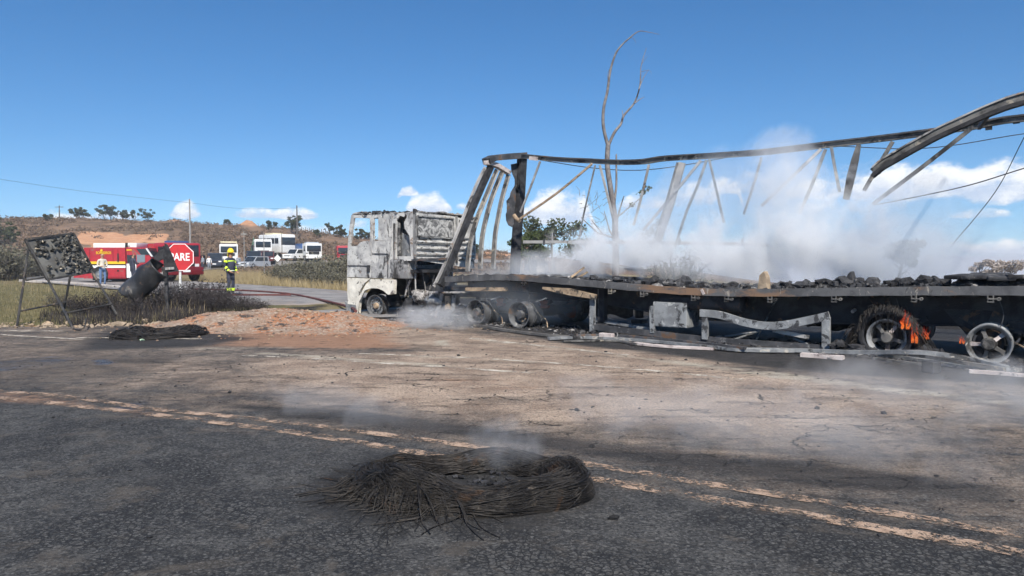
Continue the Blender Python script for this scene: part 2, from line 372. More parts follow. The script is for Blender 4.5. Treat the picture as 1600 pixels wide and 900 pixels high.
def attr(me, name, a):
    at_ = me.attributes.new(name, 'FLOAT', 'POINT'); at_.data.foreach_set('value', np.asarray(a, np.float32).ravel())
def gridmesh(name, X, Y, Z, mats, keep=None):
    nx, ny = X.shape; idx = np.arange(nx * ny).reshape(nx, ny)
    q = np.stack([idx[:-1, :-1], idx[1:, :-1], idx[1:, 1:], idx[:-1, 1:]], -1).reshape(-1, 4); V = np.stack([X, Y, Z], -1).reshape(-1, 3)
    if keep is not None:
        kf = keep.ravel()[q].all(1); q = q[kf]; used = np.unique(q); mp = np.full(len(V), -1); mp[used] = np.arange(len(used)); q = mp[q]; V = V[used]
        return npmesh(name, V, q, mats, True), used
    return npmesh(name, V, q, mats, True), np.arange(len(V))
def build_ground():
    ys = np.concatenate([np.linspace(-60, -4, 8), np.linspace(-2, 60, 156), np.linspace(61, 185, 150), np.geomspace(190, 6000, 34)])
    ts = np.concatenate([np.linspace(-2.4, -.95, 18), np.linspace(-.93, .95, 260), np.linspace(1.0, 2.4, 14)])
    T, Yg = np.meshgrid(ts, ys, indexing='ij'); X = T * np.maximum(Yg, 0) + T * 22 * (1 - sstep(0, 200, Yg)); Z = H(X, Yg)
    me, _ = gridmesh('ground', X, Yg, Z, [ground_material()])
    px, py = project(X, Yg, Z)
    hill = sstep(74, 95, Yg)
    wx, wy = (fbm(X * .12, Yg * .12, 3, 61) - .5) * 26, (fbm(X * .12, Yg * .12, 3, 63) - .5) * 12
    def blob(a, b, c, d, soft=8): return _blob(px + wx, py + wy, a, b, c, d, soft)
    def _blob(px, py, a, b, c, d, soft): return sstep(a - soft, a + soft, px) * sstep(b + soft, b - soft, px) * sstep(c - soft / 3, c + soft / 3, py) * sstep(d + soft / 3, d - soft / 3, py)
    hi = (Yg > 85)
    orange = np.maximum.reduce([blob(118, 262, 365, 383) * sstep(.30, .52, fbm(px * .045, py * .11, 4, 6) + .10), blob(112, 190, 372, 392) * sstep(.38, .55, fbm(px * .05, py * .13, 4, 16)), np.exp(-((px - 390) / 20) ** 2 - ((Yg - 170) / 14) ** 2) * 1.2, np.exp(-((px - 275) / 20) ** 2 - ((Yg - 170) / 12) ** 2)]) * hi
    orange = np.maximum(orange, hi * blob(735, 850, 380, 402) * .8)
    e = edge_y(X)
    orange = np.maximum(orange, sstep(1.2, -.6, Yg - e) * .62 * (X < 2)); 
    black = sstep(9, 4, Yg - e) * sstep(-3.5, -2.5, X) * .8 + .62 * sstep(6.0, 1.0, Yg - e) * sstep(-11.5, -10.5, X) * sstep(-5.2, -6, X)
    green = sstep(58, 40, Yg) * (.35 + .5 * fbm(X * .2, Yg * .2, 3, 3))
    for n, a in (('hill', hill), ('orange', orange), ('black', black), ('green', green)): attr(me, n, a)
    o = bpy.data.objects.new('ground', me); COL.objects.link(o); tag(o, 'dry grass verge and scrubby hillside of reddish earth', kind='structure')
build_ground()

def poly_soft(X, Y, pts, soft):                          # 1 inside the polygon, fading over soft metres outside
    P = np.array([(p[0], p[1]) for p in pts]); ins = np.zeros(X.shape, bool); d = np.full(X.shape, 1e9)
    for i in range(len(P)):
        a, b = P[i], P[(i + 1) % len(P)]; c = ((a[1] > Y) != (b[1] > Y)) & (X < (b[0] - a[0]) * (Y - a[1]) / (b[1] - a[1] + 1e-12) + a[0]); ins ^= c
        ab = b - a; t = np.clip(((X - a[0]) * ab[0] + (Y - a[1]) * ab[1]) / (ab @ ab + 1e-12), 0, 1)
        d = np.minimum(d, np.hypot(X - a[0] - t * ab[0], Y - a[1] - t * ab[1]))
    return np.clip(.5 + np.where(ins, d, -d) / (2 * soft), 0, 1)
def GP(*pp): return [G(*p)[:2] for p in pp]

def road_material():
    m, nt, out = newmat('burnt_asphalt'); tc = nt.nodes.new('ShaderNodeTexCoord'); v = tc.outputs['Object']
    A = lambda n: N(nt, 'ShaderNodeAttribute', attribute_name=n).outputs['Fac']
    ns = noise(nt, v, 1.1, 8, .68, .3); nm = noise(nt, v, 5.5, 7, .7, .4); nf = noise(nt, v, 38, 5, .7); ng = noise(nt, v, 120, 3, .7)
    vor = N(nt, 'ShaderNodeTexVoronoi', {'Vector': v, 'Scale': 75.0}); chip = vor.outputs['Color']
    chipv = N(nt, 'ShaderNodeSeparateColor', {0: chip}).outputs[0]
    asph = mixc(nt, step(nt, nm, .38, .62), (.036, .0355, .035), (.085, .082, .077))
    asph = mixc(nt, step(nt, ns, .47, .60), asph, mixc(nt, nm, (.027, .0265, .026), (.056, .054, .052)))
    asph = mixc(nt, step(nt, chipv, .60, 1.0), asph, (.125, .121, .114))
    gap = N(nt, 'ShaderNodeTexVoronoi', {'Vector': N(nt, 'ShaderNodeVectorMath', {0: v, 1: N(nt, 'ShaderNodeVectorMath', {0: N(nt, 'ShaderNodeTexNoise', {'Vector': v, 'Scale': 14.0, 'Detail': 4.0}).outputs['Color'], 'Scale': .06}, operation='SCALE').outputs[0]}, operation='ADD').outputs[0], 'Scale': 24.0}, feature='DISTANCE_TO_EDGE').outputs['Distance']
    asph = mixc(nt, M_(nt, 'MULTIPLY', M_(nt, 'MULTIPLY', step(nt, gap, .16, .03), .9), step(nt, noise(nt, v, .75, 5, .6, .4), .44, .56)), asph, (.008, .008, .009))
    asph = mixc(nt, M_(nt, 'MULTIPLY', step(nt, nf, .49, .60), .85), asph, (.011, .011, .012))
    asph = mixc(nt, M_(nt, 'MULTIPLY', step(nt, noise(nt, v, 1.7, 6, .7, .6), .52, .66), .55), asph, (.105, .088, .070))
    # streaks of dust dragged along the carriageway
    mp = N(nt, 'ShaderNodeMapping', {'Vector': v}); mp.inputs['Rotation'].default_value = (0, 0, R(27)); mp.inputs['Scale'].default_value = (.32, 1.7, 1)
    st = noise(nt, mp.outputs[0], 1.6, 8, .66, .4)
    tan = mixc(nt, step(nt, ns, .40, .60), (.29, .205, .148), (.47, .355, .265))
    tan = mixc(nt, M_(nt, 'MULTIPLY', step(nt, st, .51, .63), .65), tan, (.115, .086, .066))
    tan = mixc(nt, M_(nt, 'MULTIPLY', step(nt, chipv, .7, 1.0), .55), tan, (.42, .37, .29))
    tan = mixc(nt, M_(nt, 'MULTIPLY', step(nt, nf, .50, .60), .75), tan, (.075, .060, .047))
    tan = mixc(nt, M_(nt, 'MULTIPLY', step(nt, noise(nt, v, 17, 6, .75, .5), .53, .62), .6), tan, (.10, .078, .06))
    brk = M_(nt, 'ADD', M_(nt, 'MULTIPLY_ADD', ns, .5, -.25), M_(nt, 'MULTIPLY_ADD', st, .7, -.35)); brk2 = M_(nt, 'ADD', M_(nt, 'MULTIPLY_ADD', nm, .55, -.275), M_(nt, 'MULTIPLY_ADD', nf, .35, -.175))
    def e(a, lo=.3, hi=.7): return step(nt, M_(nt, 'ADD', M_(nt, 'ADD', A(a), brk), brk2), lo, hi)
    c = mixc(nt, e('tan', .25, .85), asph, tan)
    c = mixc(nt, M_(nt, 'MULTIPLY', e('orange'), .8), c, mixc(nt, nm, (.27, .135, .075), (.38, .22, .135)))
    c = mixc(nt, e('pale', .42, .8), c, mixc(nt, step(nt, nf, .35, .65), (.50, .45, .36), (.30, .26, .20)))
    soot = mixc(nt, step(nt, nm, .35, .7), (.011, .011, .012), (.030, .029, .029))
    soot = mixc(nt, M_(nt, 'MULTIPLY', step(nt, chipv, .82, 1.0), .5), soot, (.09, .085, .08))
    c = mixc(nt, M_(nt, 'MULTIPLY', e('soot', .3, .72), .92), c, soot)
    # cracks: edges of large wandering cells, only in the dusty broken half of the road
    wv = N(nt, 'ShaderNodeVectorMath', {0: v, 1: N(nt, 'ShaderNodeVectorMath', {0: N(nt, 'ShaderNodeTexNoise', {'Vector': v, 'Scale': 2.2, 'Detail': 5.0}).outputs['Color'], 'Scale': .55}, operation='SCALE').outputs[0]}, operation='ADD').outputs[0]
    mp2 = N(nt, 'ShaderNodeMapping', {'Vector': wv}); mp2.inputs['Rotation'].default_value = (0, 0, R(20)); mp2.inputs['Scale'].default_value = (.55, 1.1, 1)
    cr = N(nt, 'ShaderNodeTexVoronoi', {'Vector': mp2.outputs[0], 'Scale': .85}, feature='DISTANCE_TO_EDGE').outputs['Distance']
    cr2 = N(nt, 'ShaderNodeTexVoronoi', {'Vector': mp2.outputs[0], 'Scale': 3.1}, feature='DISTANCE_TO_EDGE').outputs['Distance']
    crk = M_(nt, 'MULTIPLY', M_(nt, 'MAXIMUM', M_(nt, 'MULTIPLY', step(nt, cr, .011, .002), step(nt, ns, .50, .56)), M_(nt, 'MULTIPLY', step(nt, cr2, .030, .006), M_(nt, 'MULTIPLY', step(nt, st, .52, .60), .8))), step(nt, A('tan'), .25, .6))
    c = mixc(nt, crk, c, (.012, .011, .010))
    wet = e('wet', .45, .75)
    c = mixc(nt, M_(nt, 'MULTIPLY', wet, .6), c, (.03, .032, .036))
    rough = N(nt, 'ShaderNodeMix', {0: wet, 2: .9, 3: .22}).outputs[0]
    b = N(nt, 'ShaderNodeBsdfPrincipled', {'Base Color': c, 'Roughness': rough, 'Specular IOR Level': .35})
    hgt = M_(nt, 'ADD', M_(nt, 'MULTIPLY', nf, .7), M_(nt, 'ADD', M_(nt, 'MULTIPLY', chipv, .5), M_(nt, 'ADD', M_(nt, 'MULTIPLY', nm, 1.6), M_(nt, 'MULTIPLY', crk, -2.5))))
    bp = N(nt, 'ShaderNodeBump', {'Strength': .8, 'Distance': .03, 'Height': hgt}); nt.links.new(bp.outputs[0], b.inputs['Normal'])
    nt.links.new(b.outputs[0], out.inputs[0]); return m

def road_z(x, y):
    z = .004 + .02 * (fbm(x * .5, y * .5, 3, 31) - .5) + .012 * (fbm(x * 2.2, y * 2.2, 3, 33) - .5)
    return z + .004 * (vnoise(x * 9, y * 9, 41) - .5)
def build_road():
    xs = np.concatenate([np.linspace(-60, -17, 44), np.arange(-16.9, 14, .085), np.linspace(14.2, 30, 30)]); ys = np.concatenate([np.linspace(-24, 1.9, 14), np.arange(2, 24.5, .085)])
    X, Y = np.meshgrid(xs, ys, indexing='ij'); e = edge_y(X) + .5 * (fbm(X * .9, Y * .9, 3, 13) - .5)
    Z = road_z(X, Y); near = (X > -17) & (X < 14) & (Y > 2); Z = np.where(near, Z, .002)
    me, used = gridmesh('road', X, Y, Z, [road_material()], keep=(Y < e))
    # stains: dust trodden over the far lane, soot, lime, spilt water
    LINE = GP((-300, 590), (0, 615), (230, 652), (700, 712), (930, 745), (1250, 800), (1600, 862), (2100, 960))
    PLATE = LINE + GP((2100, 560), (1600, 530), (900, 500), (560, 490), (200, 505), (-300, 505))
    W = lambda s, k: (fbm(X * k, Y * k, 4, s) - .5)
    tan = poly_soft(X, Y, PLATE, .8) * .50
    tan = np.maximum(tan, poly_soft(X, Y, GP((360, 560), (700, 545), (960, 555), (1250, 585), (1500, 622), (1600, 640), (1250, 690), (980, 672), (820, 668), (560, 640), (380, 600)), .9) * .98)
    tan = np.maximum(tan, poly_soft(X, Y, GP((560, 500), (960, 540), (1250, 580), (900, 570), (560, 540)), .6) * .8)
    tan = np.maximum(tan, poly_soft(X, Y, GP((60, 566), (330, 556), (560, 600), (520, 640), (260, 620)), .8) * .62)
    tan = np.maximum(tan, poly_soft(X, Y, GP((830, 690), (1100, 700), (1280, 715), (1150, 725), (900, 705)), .25) * .72)
    orange = np.maximum(poly_soft(X, Y, GP((300, 500), (600, 500), (640, 545), (480, 548), (330, 540)), .6) * .75, poly_soft(X, Y, GP((650, 585), (820, 588), (920, 612), (760, 622), (640, 600)), .5) * .42)
    orange = np.maximum(orange, poly_soft(X, Y, GP((-200, 612), (0, 608), (240, 640), (320, 668), (100, 640), (-200, 625)), .18) * .42)
    for px_ in (LINE,):                                  # dust caught along the centre lines
        d = np.full(X.shape, 9.0)
        for a, b in zip(px_[:-1], px_[1:]):
            a, b = np.array(a), np.array(b); ab = b - a; t = np.clip(((X - a[0]) * ab[0] + (Y - a[1]) * ab[1]) / (ab @ ab), 0, 1); d = np.minimum(d, np.hypot(X - a[0] - t * ab[0], Y - a[1] - t * ab[1]))
        tan = np.maximum(tan, .30 * sstep(.40, .12, d)); orange = np.maximum(orange, .16 * sstep(.40, .1, d))
    pale = np.zeros_like(X)
    for pl, s, a in ((((370, 553), (660, 571), (845, 583), (660, 566), (420, 550)), .10, .66), (((300, 544), (470, 541), (470, 546), (300, 549)), .12, .55), (((560, 551), (820, 562), (1060, 585), (820, 566), (560, 556)), .14, .55),
                     (((670, 532), (705, 530), (712, 540), (672, 541)), .18, .72), (((740, 528), (960, 552), (1200, 578), (1600, 628), (1600, 640), (1250, 600), (950, 557), (740, 532)), .22, .62),
                     (((1150, 590), (1350, 612), (1600, 640), (1600, 668), (1380, 640), (1200, 610)), .35, .42), (((960, 672), (1010, 676), (1180, 705), (1080, 700), (950, 684)), .2, .4), (((590, 505), (660, 503), (680, 516), (600, 520)), .25, .5)):
        pale = np.maximum(pale, poly_soft(X, Y, GP(*pl), s) * a)
    soot = poly_soft(X, Y, GP((640, 500), (760, 512), (900, 540), (1000, 548), (1200, 575), (1400, 592), (1600, 602), (2100, 640), (2100, 480), (900, 480), (640, 490)), .35) * 1.0
    soot = np.maximum(soot, poly_soft(X, Y, GP((300, 626), (560, 640), (760, 664), (960, 690), (1300, 722), (1600, 760), (1600, 800), (1280, 765), (960, 722), (700, 682), (420, 655)), .16) * .62)
    soot = np.maximum(soot, poly_soft(X, Y, GP((480, 745), (560, 700), (700, 705), (930, 735), (960, 790), (800, 830), (600, 830), (440, 800)), .3) * .78)
    soot = np.maximum(soot, poly_soft(X, Y, GP((180, 508), (330, 508), (420, 530), (300, 545), (90, 552), (120, 530)), .5) * .7)
    soot = np.maximum(soot, poly_soft(X, Y, GP((1100, 700), (1600, 690), (1600, 840), (1400, 810), (1150, 760)), .4) * .38)
    soot = np.maximum(soot, poly_soft(X, Y, GP((150, 720), (480, 760), (520, 800), (300, 790), (60, 740)), .25) * .5)
    soot = np.maximum(soot, poly_soft(X, Y, GP((920, 750), (1250, 810), (1300, 850), (1000, 800)), .2) * .45)
    soot = np.maximum(soot, poly_soft(X, Y, GP((-200, 575), (110, 555), (330, 552), (230, 590), (0, 610), (-200, 600)), .4) * .45)
    wet = np.maximum(poly_soft(X, Y, GP((-100, 572), (80, 556), (150, 556), (100, 572), (0, 586), (-100, 590)), .25) * .62, poly_soft(X, Y, GP((130, 563), (175, 560), (190, 570), (140, 574)), .12) * .7)
    wet = np.maximum(wet, np.maximum(poly_soft(X, Y, GP((150, 640), (240, 618), (250, 630), (200, 648)), .12) * .62, poly_soft(X, Y, GP((1560, 652), (1620, 650), (1620, 664), (1575, 664)), .08) * .7))
    for n, a in (('tan', tan), ('orange', orange), ('pale', pale), ('soot', soot), ('wet', wet * .92)): attr(me, n, (a + 0 * W(1, 1)).ravel()[used])
    o = bpy.data.objects.new('road', me); COL.objects.link(o); tag(o, 'scorched asphalt road covered in soot and tan dust', kind='structure')
build_road()

# worn paint: thin sheets with the wear eaten out of them
def paint_material(name, col, lo, hi, dirt):
    m, nt, out = newmat(name); tc = nt.nodes.new('ShaderNodeTexCoord'); v = tc.outputs['Object']
    n1 = noise(nt, v, 3.0, 8, .7, .3); n2 = noise(nt, v, 30, 5, .7)
    c = mixc(nt, step(nt, n2, .35, .65), col, dirt)
    b = N(nt, 'ShaderNodeBsdfPrincipled', {'Base Color': c, 'Roughness': .85}); t = nt.nodes.new('ShaderNodeBsdfTransparent')
    f = step(nt, M_(nt, 'ADD', M_(nt, 'MULTIPLY', n1, .55), M_(nt, 'MULTIPLY', n2, .45)), lo, hi)
    mx = N(nt, 'ShaderNodeMixShader', {0: f, 1: t.outputs[0], 2: b.outputs[0]}); nt.links.new(mx.outputs[0], out.inputs[0]); return m
MATS['yellow_paint'] = paint_material('yellow_paint', (.52, .38, .28), .475, .56, (.25, .165, .11)); MATS['white_paint'] = paint_material('white_paint', (.66, .61, .52), .46, .55, (.36, .30, .23))
def strip(name, pts, w, mat, lab):
    P = sm([Vector((p[0], p[1], 0)) for p in pts], 24); L = []; Rr = []
    for i, p in enumerate(P):
        t = (P[min(i + 1, len(P) - 1)] - P[max(i - 1, 0)]).normalized(); n = Vector((-t.y, t.x, 0)) * w / 2
        ww = 1 + .25 * (random.random() - .5)
        for q, s in ((p - n * ww, L), (p + n * ww, Rr)): s.append((q.x, q.y, float(road_z(q.x, q.y)) + .006))
    V = np.array([c for ab in zip(L, Rr) for c in ab]); i = np.arange(len(P) - 1)[:, None] * 2; Fc = i + np.array([[0, 2, 3, 1]])
    npobj(name, V, Fc, mat, label=lab, kind='structure')
strip('lane_marking', GP((-60, 608), (110, 622), (250, 641), (430, 660), (700, 693), (930, 728), (1240, 779), (1600, 840), (1800, 878)), .13, 'yellow_paint', 'farther worn yellow centre line of the main road')
strip('lane_marking', GP((-60, 618), (110, 634), (232, 648), (430, 674), (640, 706), (930, 750), (1240, 804), (1600, 868), (1800, 906)), .14, 'yellow_paint', 'nearer worn yellow centre line of the main road')
strip('lane_marking', GP((-200, 506), (0, 523), (60, 527), (130, 531)), .14, 'white_paint', 'white edge line of the main road beside the burnt signs')
strip('lane_marking', GP((0, 517), (100, 518)), .2, 'white_paint', 'faded white line along the verge')
strip('lane_marking', GP((120, 528), (200, 529), (330, 531)), .14, 'white_paint', 'white edge line running past the flat burnt tyre')
strip('lane_marking', GP((380, 556), (520, 563), (660, 572), (840, 584)), .13, 'white_paint', 'broken pale line across the dusty junction')
strip('lane_marking', GP((560, 553), (760, 561), (1000, 579), (1160, 594)), .12, 'white_paint', 'second broken pale line across the dusty junction')
strip('lane_marking', GP((735, 529), (850, 541), (980, 556)), .16, 'white_paint', 'pale line in front of the drive wheels')

def build_side_road():
    P = sm([Vector((a, b, 0)) for a, b in SIDE_ROAD], 10); V = []; n = 9
    for i, p in enumerate(P):
        t = (P[min(i + 1, len(P) - 1)] - P[max(i - 1, 0)]).normalized(); nn = Vector((-t.y, t.x, 0)); w = 7.4
        for k in range(n): q = p + nn * (k / (n - 1) - .5) * w; V.append((q.x, q.y))
    V = np.array(V); zz = H(V[:, 0], V[:, 1]); Z = np.maximum(zz + .03, .06)
    Z = np.where(V[:, 1] < 60, .075 + .1 * sstep(22, 26, V[:, 1]), Z + .08); i = np.arange(len(P) - 1)[:, None] * n + np.arange(n - 1)[None]
    Fc = np.stack([i, i + 1, i + n + 1, i + n], -1).reshape(-1, 4)
    npobj('side_road', np.column_stack([V, Z]), Fc, pm('grey_tarmac', (.17, .16, .155), (.25, .235, .22), 1.2, layers=(((.10, .09, .085), .5, .55, .7), ((.32, .25, .19), .35, .6, .8)), rough=.9, bump=.3, bscale=30), smooth=True, label='grey side road curving away past the fire engine', kind='structure')
    # kerb with a pale painted face along the side of the road nearer the camera
    mb = MB()
    def kz(x, y): return .15
    pth = [Vector((x, y, .17)) for x, y in ((-33, 49.5), (-28, 45.2), (-23.4, 41.0), (-19, 36.4))]
    mb.beam(sm(pth, 6), .3, .14); mb.build('kerb', pm('kerb_concrete', (.55, .50, .45), (.40, .36, .32), 2, rough=.9), label='pale concrete kerb before the fire engine', kind='structure')
build_side_road()
# ------------------------------------------------------------------ burnt materials
pm('burnt_white', (.54, .53, .50), (.32, .315, .31), 2.6, .35, .68, layers=(((.035, .034, .035), 1.7, .66, .82), ((.12, .115, .11), 9, .62, .74), ((.24, .17, .12), 3.1, .66, .78), ((.045, .042, .04), 3.5, .62, .76, (1, 1, .28))), rough=.85, bump=.35, bscale=26)
pm('burnt_grey', (.20, .20, .20), (.34, .335, .325), 3, .35, .68, layers=(((.035, .034, .035), 2.2, .5, .7), ((.18, .115, .075), 4, .64, .76), ((.05, .047, .045), 3, .55, .72, (1, 1, .25))), rough=.8, bump=.35, bscale=30)
pm('cream_paint', (.72, .68, .59), (.60, .56, .48), 3, layers=(((.13, .11, .095), 2.6, .64, .76), ((.05, .045, .042), 7, .68, .76)), rough=.55, bump=.12, bscale=30)
pm('char_black', (.016, .016, .018), (.04, .04, .043), 5, rough=.8, bump=.6, bscale=30, spec=.25)
pm('char_steel', (.045, .046, .05), (.095, .095, .10), 3, layers=(((.14, .085, .055), 3, .60, .74), ((.20, .195, .19), 5, .66, .76)), rough=.7, metal=.2, bump=.3)
pm('dark_chassis', (.02, .02, .023), (.05, .05, .054), 2.5, layers=(((.13, .075, .045), 2.6, .64, .76),), rough=.8, bump=.4)
pm('beam_rust', (.105, .105, .108), (.06, .06, .064), 2.0, layers=(((.20, .125, .08), 1.1, .58, .72, (.5, 1, 1)), ((.30, .27, .23), 5, .68, .80, (1.6, 1, .7)), ((.045, .045, .046), 6, .64, .82, (2, 1, .5))), rough=.8, bump=.35)
pm('ash_alloy', (.29, .295, .295), (.17, .175, .18), 4, layers=(((.06, .058, .056), 2.4, .55, .70), ((.46, .42, .36), 6, .62, .74)), rough=.6, metal=.35, bump=.25)
pm('pale_alloy', (.46, .44, .41), (.30, .285, .27), 2.5, layers=(((.07, .065, .06), 2.0, .55, .68, (1, 1, 1)), ((.30, .20, .13), 3, .66, .76)), rough=.6, metal=.3, bump=.3)
pm('rail_alloy', (.19, .18, .165), (.11, .105, .10), 2.5, layers=(((.035, .033, .032), 1.6, .48, .64), ((.33, .29, .23), 4, .62, .74)), rough=.65, metal=.25, bump=.3)
pm('rust_red', (.30, .09, .045), (.17, .065, .04), 6, rough=.85, bump=.4)
pm('rust_board', (.40, .30, .20), (.25, .18, .12), 5, layers=(((.05, .045, .04), 4, .58, .68),), rough=.9, bump=.4)
pm('grey_box', (.26, .27, .275), (.17, .175, .18), 3, layers=(((.045, .045, .047), 4, .55, .66), ((.40, .40, .39), 7, .64, .74)), rough=.7, bump=.4)
pm('ash', (.30, .285, .27), (.13, .12, .115), 8, layers=(((.03, .03, .03), 3, .5, .65), ((.48, .46, .43), 10, .60, .7)), rough=.95, bump=1.0, bscale=22)
pm('wire_steel', (.020, .018, .017), (.05, .044, .039), 6, layers=(((.12, .10, .08), 11, .70, .84), ((.07, .045, .03), 5, .66, .78)), rough=.6, metal=.3)
pm('pale_plank', (.52, .46, .43), (.38, .32, .30), 5, layers=(((.07, .06, .06), 3, .6, .7),), rough=.85, bump=.3)

pm('sooty_sheet', (.09, .09, .092), (.17, .165, .16), 3, layers=(((.03, .03, .03), 3, .55, .7), ((.36, .35, .33), 6, .64, .74)), rough=.85, bump=.4)
pm('sooty_alloy', (.12, .12, .122), (.065, .065, .067), 4, layers=(((.28, .275, .265), 7, .62, .74), ((.15, .10, .07), 4, .66, .76)), rough=.65, metal=.25, bump=.3)
TR_LOC = Vector(TO)
def lorry_thing(name, label, cat): return thing(name, label, cat, TR_LOC, TA)
tractor = lorry_thing('tractor_truck', 'burnt out grey and white lorry cab with cream wheel arch panel', 'truck')
trailer = lorry_thing('semi_trailer', 'burnt out smoking lorry trailer with bent roof rail frame', 'trailer')

# ------------------------------------------------------------------ wheels (tyres burnt away, rims stand on the ground)
def rim_mesh(kind):
    mb = MB(); r = .305
    mb.lathe([(r, .0), (r + .002, .012), (r - .022, .02), (r - .03, .05), (r - .055, .085), (r - .058, .16), (r - .03, .205), (r - .024, .235), (r + .0, .245), (r, .258), (r - .012, .258), (r - .036, .235), (r - .042, .205), (r - .07, .165), (r - .067, .085), (r - .042, .05), (r - .034, .016), (r - .012, .0)], axis='y', seg=44, close=True)
    return mb
def place_wheel(parent, u, kind, v=.0, dual=True, name='wheel', side=1, tilt=0.0, matn=None):
    w = bpy.data.objects.new(name, None); COL.objects.link(w); w.parent = parent; w.location = (u, v, .305); w.scale = (1, side, 1); w.rotation_euler = (0, random.uniform(0, 3), tilt)
    matn = matn or ('ash_alloy' if kind == 'spoke' else 'sooty_alloy'); mb = rim_mesh(kind); mb.build('rim', matn, w, 50)
    hub = MB()
    if kind == 'disc':
        d = .085
        hub.lathe([(.242, d), (.205, d - .01), (.18, d + .03), (.135, d + .035), (.13, d - .005), (.0, d - .006)], seg=40)
        ho = hub.build('disc', 'ash_alloy', w, 40)
        h2 = MB(); h2.lathe([(.0, d - .075), (.07, d - .07), (.085, d - .05), (.088, d + .0), (.088, d + .03)], seg=24); h2.build('hub', 'rust_board', w, 40)
        b = MB()
        for k in range(10):
            g = 2 * math.pi * k / 10; b.lathe([(.0, -.03), (.013, -.03), (.015, .0), (.015, .03)], c=(.155 * math.cos(g), d - .0, .155 * math.sin(g)), seg=6)
        b.build('wheel_bolts', 'char_steel', w)['kind'] = 'stuff'
        hl = MB()
        for k in range(8):
            g = 2 * math.pi * (k + .5) / 8; hl.lathe([(.0, d - .004), (.028, d - .006), (.028, d + .002)], c=(.212 * math.cos(g), 0, .212 * math.sin(g)), seg=10)
        hl.build('hand_holes', 'char_black', w)['kind'] = 'stuff'
    elif kind == 'deep':
        d = .15
        hub.lathe([(.24, d), (.21, d + .01), (.18, d - .005), (.12, d - .01), (.11, d - .06), (.10, d - .10), (.085, d - .125), (.0, d - .13)], seg=40); hub.build('disc', 'sooty_alloy', w, 40)
        b = MB()
        for k in range(8):
            g = 2 * math.pi * k / 8; b.lathe([(.0, d - .045), (.016, d - .045), (.018, d - .01), (.018, d)], c=(.15 * math.cos(g), 0, .15 * math.sin(g)), seg=6)
        b.build('wheel_bolts', 'rust_board', w)['kind'] = 'stuff'
        hl = MB()
        for k in range(6):
            g = 2 * math.pi * (k + .3) / 6; hl.lathe([(.0, d - .012), (.033, d - .014), (.033, d + .002)], c=(.205 * math.cos(g), 0, .205 * math.sin(g)), seg=12)
        hl.build('hand_holes', 'char_black', w)['kind'] = 'stuff'
    else:                                                # five cast spokes
        hub.lathe([(.0, -.03), (.075, -.028), (.092, -.01), (.1, .03), (.11, .10), (.11, .2)], seg=24); hub.build('hub', 'rail_alloy', w, 40)
        for k in range(5):
            g = 2 * math.pi * k / 5; dd = Vector((math.cos(g), 0, math.sin(g))); s = MB()
            s.beam([dd * .085 + Vector((0, .07, 0)), dd * .16 + Vector((0, .09, 0)), dd * .238 + Vector((0, .10, 0))], (.06, .05, .07), (.07, .06, .04), up=(0, 1, 0)); s.build('spoke', 'pale_plank' if k % 2 else 'rail_alloy', w, 40)  # alternate spokes paler: sunlight on the spokes put into their colour
    dr = MB(); dr.lathe([(.0, .2), (.19, .2), (.195, .21), (.195, .4), (.05, .41)], seg=28); dr.build('brake_drum', 'rust_red' if kind == 'deep' else 'dark_chassis', w, 40)
    if dual:
        m2 = rim_mesh(kind); m2.v = [(x, y + .30, z) for x, y, z in m2.v]; m2.build('inner_rim', matn, w, 50)
    return w
place_wheel(tractor, -3.83, 'disc', v=.06, dual=False, tilt=.12)
place_wheel(tractor, -3.83, 'disc', v=2.44, dual=False, side=-1)
for u in (0.0, 1.36):
    place_wheel(tractor, u, 'deep'); place_wheel(tractor, u, 'deep', v=2.5, side=-1)
for u in (9.14, 10.58, 12.02):
    place_wheel(trailer, u, 'spoke', v=0.0 if u != 9.14 else .08, tilt=.05); place_wheel(trailer, u, 'spoke', v=2.5, side=-1)
for par, us in ((tractor, (-3.83, 0, 1.36)), (trailer, (9.14, 10.58, 12.02))):
    for u in us:
        mb = MB(); mb.tube([(u, .35, .31), (u, .8, .33), (u, 1.25, .36), (u, 1.7, .33), (u, 2.15, .31)], [.07, .08, .15 if par is tractor else .08, .08, .07], 12); mb.build('axle', 'dark_chassis', par, 40)

# ------------------------------------------------------------------ tractor cab
def cc(x, y): return 520 + x * .24444, 300 + y * .24444          # detail view -> photograph pixel
CV0, CV1 = .03, 2.42
BUCKLE = bpy.data.textures.new('buckle', 'CLOUDS'); BUCKLE.noise_scale = .32; BUCKLE.noise_depth = 3
def buckle(o, axis, s=.034, lev=4):                      # heat-warped sheet metal
    bm = bmesh.new(); bm.from_mesh(o.data); bmesh.ops.triangulate(bm, faces=bm.faces[:]); bm.to_mesh(o.data); bm.free()
    a = o.modifiers.new('cut', 'SUBSURF'); a.subdivision_type = 'SIMPLE'; a.levels = a.render_levels = lev
    d = o.modifiers.new('warp', 'DISPLACE'); d.texture = BUCKLE; d.texture_coords = 'LOCAL'; d.direction = axis; d.strength = s; d.mid_level = .5; return o
def side(polys, name, mat, th=.045, v=CV0, mirror=True, sub=True):
    mb = MB()
    for pl in polys:
        pts = [TVp(*cc(*p), v) for p in pl]; mb.prism(pts, (0, th, 0))
    o = buckle(mb.build(name, mat, tractor), 'Y')
    if mirror:
        m2 = MB()
        for pl in polys:
            pts = [TVp(*cc(*p), v) for p in pl]; m2.prism([(p.x, CV1 + (v - CV0) * -1, p.z) for p in pts], (0, -th, 0))
        buckle(m2.build(name, mat, tractor), 'Y')
    return o
